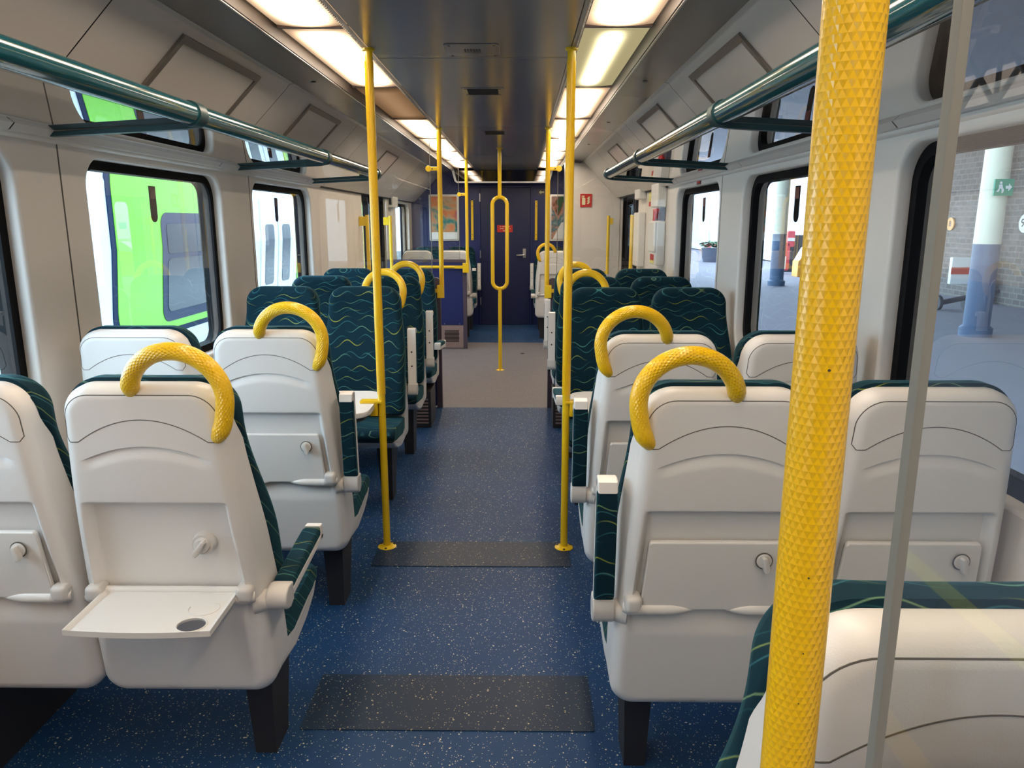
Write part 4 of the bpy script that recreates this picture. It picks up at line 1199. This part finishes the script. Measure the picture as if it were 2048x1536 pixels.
m = MB(); m.tube([(.02, .03, 0), (.10, .3, 0)], .012, 8); m.build('bracket', IRON, t)
t = tag(empty('downpipe', (9.75, 15.45, PZ)), 'grey downpipe with black foot on the stone wall', 'pipe')
m = MB(); m.tube([(-.01, 0, .5), (-.01, 0, 3.9)], .10, 16); m.build('pipe', mat('grey_pipe', (.42, .46, .54), .5), t)
m = MB(); m.tube([(0, 0, 0), (0, 0, .5)], .13, 16); m.box((-.04, .1, .45), (.1, .6, .08), .02); m.build('foot', IRON, t)
m = MB(); m.tube([(0, 0, 3.9), (0, 0, 4.9)], .10, 16); m.build('upper_pipe', IRON, t)
def disc(x, y, z, r, mt, lab, txt=None, tm=None):
    t = tag(empty('wall_disc', (x, y, z)), lab, 'sign')
    m = MB(); m.lathe([(r, -.03), (r, 0)], (0, 0, 0), 'x', 28); m.build('plate', mt, t)
    if txt:
        m = MB(); text_mb(m, txt, r * 1.25, lambda u, v, h: (-.032 + h, u * 1, v) if 0 else (-.033 - h, -u, v)); m.build('lettering', tm, t)
disc(9.88, 14.75, 1.46, .18, WPAINT, 'white round wall sign with black numerals at the right edge', '95', DARK)
disc(9.88, 17.3, 1.44, .14, ORANGE, 'small orange round sign on the stone wall', '8', DRED)
t = tag(empty('wall_notice', (9.88, 16.0, 2.0)), 'narrow red and white notice on the stone wall', 'sign')
m = MB(); m.box((-.01, 0, 0), (.02, .16, .50)); m.build('plate', WPAINT, t)
m = MB(); m.box((-.022, 0, .19), (.004, .16, .10)); m.box((-.022, 0, -.20), (.004, .16, .10)); m.build('red_bands', RED, t)
t = tag(empty('platform_barrow', (8.4, 14.3, PZ)), 'white and red sack barrow standing by the column', 'barrow')
m = MB(); m.box((.06, 0, .74), (.36, .10, .50), .02); m.build('panel', WPAINT, t)
m = MB(); m.box((.06, -.055, .74), (.37, .01, .13)); m.build('red_band', RED, t)
for k in (-1, 1):
    m = MB(); m.lathe([(.14, -.03), (.14, .03)], (k * .27, 0, .14), 'x', 18); m.build('wheel', IRON, t)
m = MB(); m.tube([(-.2, 0, .14), (.9, .1, .35)], .05, 10); m.build('towbar', IRON, t)
# barriers and planter farther along
t = tag(empty('barrier_block', (9.0, 23.2, PZ)), 'orange plastic barrier block with white top on the platform', 'barrier')
m = MB(); m.prism([(-.42, 0), (.42, 0), (.42, .62), (.30, .80), (-.20, .74), (-.42, .45)], XZ, -.25, .25, .03); m.build('body', ORANGE, t)
m = MB(); m.prism([(-.40, .47), (.40, .64), (.34, 1.02), (.10, 1.05), (-.2, .86)], XZ, -.24, .24, .04); m.build('white_top', WPAINT, t)
t = tag(empty('barrier_post', (8.55, 24.4, PZ)), 'faded red and white plastic barrier beside the orange block', 'barrier')
m = MB(); m.box((0, 0, .55), (.5, .2, .9), .05); m.box((.25, 0, 1.1), (.25, .2, .5), .04); m.build('body', PINK, t)
m = MB(); m.box((-.05, -.11, .35), (.35, .02, .4), .02); m.box((.25, -.11, 1.08), (.22, .02, .10), .01); m.build('white_panels', WPAINT, t)
m = MB(); m.box((9.35, 25.5, .45), (.8, .5, 1.2), .03); tag(m.build('dark_bin', IRON), 'dark bin standing behind the barriers', 'bin')
t = tag(empty('planter_tub', (8.1, 31.5, PZ)), 'round wooden planter tub with flowers on the platform', 'planter')
m = MB(); m.lathe([(.34, 0), (.44, .55), (.40, .55), (.38, .50)], (0, 0, 0), n=24); m.build('tub', mat('tub_wood', (.10, .11, .15), .7), t)
m = MB()
for k in range(150):
    a, r = random.random() * 6.28, random.random() ** .5 * .46; h = .58 + random.random() * .28 * (1 - r)
    p = Vector((r * cos(a), r * sin(a), h)); q = Matrix.Rotation(random.random() * 6.3, 3, 'Z') @ Matrix.Rotation(random.random() * 1.5 - .7, 3, 'X')
    m.add([p + q @ Vector(v) for v in ((-.09, 0, 0), (0, -.06, .03), (.10, 0, 0), (0, .06, .03))], [[0, 1, 2, 3]], 0 if k % 6 else 1)
m.build('plants', [LEAF, PINK], t)
t = tag(empty('lamp_post', (9.0, 36, PZ)), 'pale lamp post with name board on the far platform', 'lamp post')
m = MB(); m.tube([(0, 0, 0), (0, 0, 4.2)], .10, 12); m.build('post', WPAINT, t)
m = MB(); m.box((0, 0, 3.3), (1.1, .06, .35), .01); m.build('name_board', BLUEPR, t)
for (y, z0, z1, w, lab) in ((24.2, .9, 2.7, .9, 'white poster panel with blue head on the station building'), (25.9, .9, 2.7, .8, 'white timetable panel with blue head on the station building'), (22.6, .6, 1.5, .6, 'pale green notice low on the station building')):
    t = tag(empty('platform_poster', (10.55, y, (z0 + z1) / 2)), lab, 'poster')
    h = z1 - z0
    m = MB(); m.box((0, 0, 0), (.05, w, h)); m.build('panel', WPAINT, t, smooth=False)
    m = MB(); m.box((-.028, 0, h * .38), (.006, w * .9, h * .16)); m.box((-.028, 0, -h * .25), (.006, w * .6, h * .12), 0); m.build('blue_head', BLUEPR if z0 > .7 else GREENS, t, smooth=False)
# canopy with lattice girders over the platform
mb = MB(); mb.box((6.0, -1, 4.75), (8.6, 46, .12)); struct(mb.build('canopy_roof', IRON, smooth=False))
def lattice(x0, x1, y, z0, z1, lab, along='x'):
    t = tag(empty('roof_girder', ((x0 + x1) / 2 if along == 'x' else y, y if along == 'x' else (x0 + x1) / 2, z0)), lab, 'girder')
    o = Vector(t.location); n = max(2, int((x1 - x0) / (z1 - z0)))
    P = (lambda u, z: Vector((u, y, z)) - o) if along == 'x' else (lambda u, z: Vector((y, u, z)) - o)
    m = MB(); m.tube([P(x0, z0), P(x1, z0)], .06, 8); m.tube([P(x0, z1), P(x1, z1)], .06, 8); m.build('chords', IRON, t)
    m = MB()
    for k in range(n):
        a, b = x0 + (x1 - x0) * k / n, x0 + (x1 - x0) * (k + 1) / n
        m.tube([P(a, z0), P(b, z1)], .04, 6); m.tube([P(a, z1), P(b, z0)], .04, 6); m.tube([P(a, z0), P(a, z1)], .035, 6)
    m.build('lattice_bars', IRON, t)
lattice(-24, 20, 6.9, 3.1, 4.0, 'dark lattice roof girder running along the platform columns', 'y')
lattice(4.0, 9.9, -5.5, 3.4, 4.3, 'dark lattice roof girder crossing the platform behind the camera')
lattice(4.0, 9.9, 11.0, 3.5, 4.4, 'dark lattice roof girder crossing at the exit sign column')
# trees and houses beyond the platform end
def tree(x, y, z, r, lab, seed):
    random.seed(seed); t = tag(empty('tree', (x, y, z)), lab, 'tree')
    m = MB(); m.tube([(0, 0, 0), (0, 0, r * 1.3)], [.25, .15], 10); m.build('trunk', DARKLEG, t)
    bm = bmesh.new(); bmesh.ops.create_icosphere(bm, subdivisions=4, radius=r)
    for v in bm.verts:
        k = 1 + .16 * sin(v.co.x * 5 / r * 1.3 + seed) * sin(v.co.y * 6 / r) + .12 * sin(v.co.z * 9 / r + v.co.x * 4 / r) + random.uniform(-.05, .05)
        v.co *= k; v.co.z += r * 1.9
    m = MB(); m.from_bm(bm); m.build('crown', LEAF, t)
tree(16, 62, PZ, 3.2, 'green tree beyond the platform end', 3); tree(23, 70, PZ, 4, 'larger green tree behind the platform end', 9)

# ------------------------------------------------------------------ outside, left: the green train
GRN = mat('lime_green_paint', (0.13, 0.42, 0.010), 0.35, spec=0.3); NAVY = mat('navy_band', (0.004, 0.014, 0.045), 0.6, spec=0.12)
GREYW = mat('grey_window_frame', (0.035, 0.045, 0.08), 0.6, spec=0.12); TGL = mat('dark_window_glass', (0.008, 0.020, 0.032), 0.25, spec=0.16); WTR = mat('white_coach_paint', (0.50, 0.55, 0.60), 0.3)
TX = -4.0
DOORW = mat('door_white', (.55, .59, .64), .3)
t = tag(empty('green_train', (TX, 14, -1.1)), 'lime green and white train on the next track, seen through the left windows', 'train')
o = Vector(t.location)
def TP(d, y, z): return Vector((TX - d - .09 * (1.55 - z), y - .20, z)) - o
prof = [(.06, -.75), (.0, .0), (0.0, 1.2), (.06, 1.9), (.25, 2.35), (.8, 2.65), (1.4, 2.7), (2.0, 2.65), (2.55, 2.35), (2.74, 1.9), (2.8, 1.2), (2.8, 0), (2.74, -.75)]
m = MB(); ys = [7.2, 24]
pts = [TP(d, y, z) for y in (8.1, 24) for d, z in prof]
m.grid(pts, len(prof), 2); m.add([TP(d, 24, z) for d, z in prof], [list(range(len(prof)))]); m.build('body', WTR, t, angle=50)
m = MB()
for (y, k, z1) in ((8.1, 1, 0), (7.6, .97, 0), (7.1, .86, 0), (6.85, .70, 0)): pass
rings = [(8.1, 1, 1), (7.7, .98, .99), (7.25, .90, .95), (6.95, .76, .88), (6.85, .6, .8)]
pts = []
for y, kx, kz in rings:
    for d, z in prof: pts.append(TP(1.4 + (d - 1.4) * kx, y, -.75 + (z + .75) * kz))
m.grid(pts, len(prof), len(rings)); m.add(pts[-len(prof):], [list(range(len(prof)))]); m.build('cab_nose', WTR, t, angle=50)
def side_panel(name, outline, mt, lift, par=t):
    m = MB()
    # follow the body side: straight up to 1.2 then leaning in
    def sd(z): return 0.0 + (.06 * (-z / .75) if z < 0 else 0) + (.06 * (z - 1.2) / .7 if z > 1.2 else 0)
    n = len(outline)
    def P(y, z, l): return TP(sd(z) - l, y, z)
    vs = [P(y, z, lift) for y, z in outline] + [P(y, z, -.02) for y, z in outline]
    tris = tessellate_polygon([[Vector((y, z, 0)) for y, z in outline]])
    m.add(vs, [list(q) for q in tris] + [[i, (i + 1) % n, (i + 1) % n + n, i + n] for i in range(n)])
    return m.build(name, mt, par, smooth=False)
def rr4(y0, y1, z0, z1, r):
    pts = rrect(y0, y1, z0, z1, r, 6); out = []
    for i, p in enumerate(pts):      # extra points where the side bends
        q = pts[(i + 1) % len(pts)]; out.append(p)
        if (p[1] - 1.2) * (q[1] - 1.2) < 0:
            k = (1.2 - p[1]) / (q[1] - p[1]); out.append((p[0] + (q[0] - p[0]) * k, 1.2))
    return out
side_panel('navy_border', rr4(8.02, 12.15, .14, 2.2, .35), NAVY, .006)
side_panel('green_side', rr4(8.11, 12.15, .21, 2.2, .32), GRN, .012)
side_panel('green_side', rr4(14.6, 23.9, .21, 2.2, .1), GRN, .012)
side_panel('door_surround', rr4(12.2, 14.55, -.1, 1.95, .15), WTR, .010)
for y0 in (12.55, 13.45):
    d = side_panel('door', rr4(y0, y0 + .84, -.05, 1.85, .05), DOORW, .022)
    side_panel('door_window', rr4(y0 + .2, y0 + .64, .45, 1.45, .08), TGL, .028, d)
for y0 in (9.12, 15.2, 17.4, 19.6):
    f = side_panel('window_frame', rr4(y0, y0 + 1.75, .30, 1.60, .16), GREYW, .020)
    side_panel('pane', rr4(y0 + .12, y0 + 1.63, .42, 1.06, .08), TGL, .026, f)
    side_panel('vent_pane', rr4(y0 + .12, y0 + 1.63, 1.12, 1.47, .05), TGL, .026, f)
m = MB()
for k in range(9):
    z = .28 + k * .09
    m.add([TP(.42 + .0 * k, 7.12, z), TP(.10, 7.48, z + .03), TP(.10, 7.48, z + .075), TP(.42, 7.12, z + .045)], [[0, 1, 2, 3]], k % 2)
for v in range(len(m.v)): m.v[v] = (m.v[v][0] + .12, m.v[v][1] - .05, m.v[v][2])
m.build('hazard_stripes', [DARK, WPAINT], t, smooth=False)
mb = MB(); mb.box((-12, 15, -1.35), (22, 110, .3)); struct(mb.build('track_bed', mat('ballast', (0.30, 0.29, 0.28), 0.9, noise=.3, nscale=8), smooth=False))
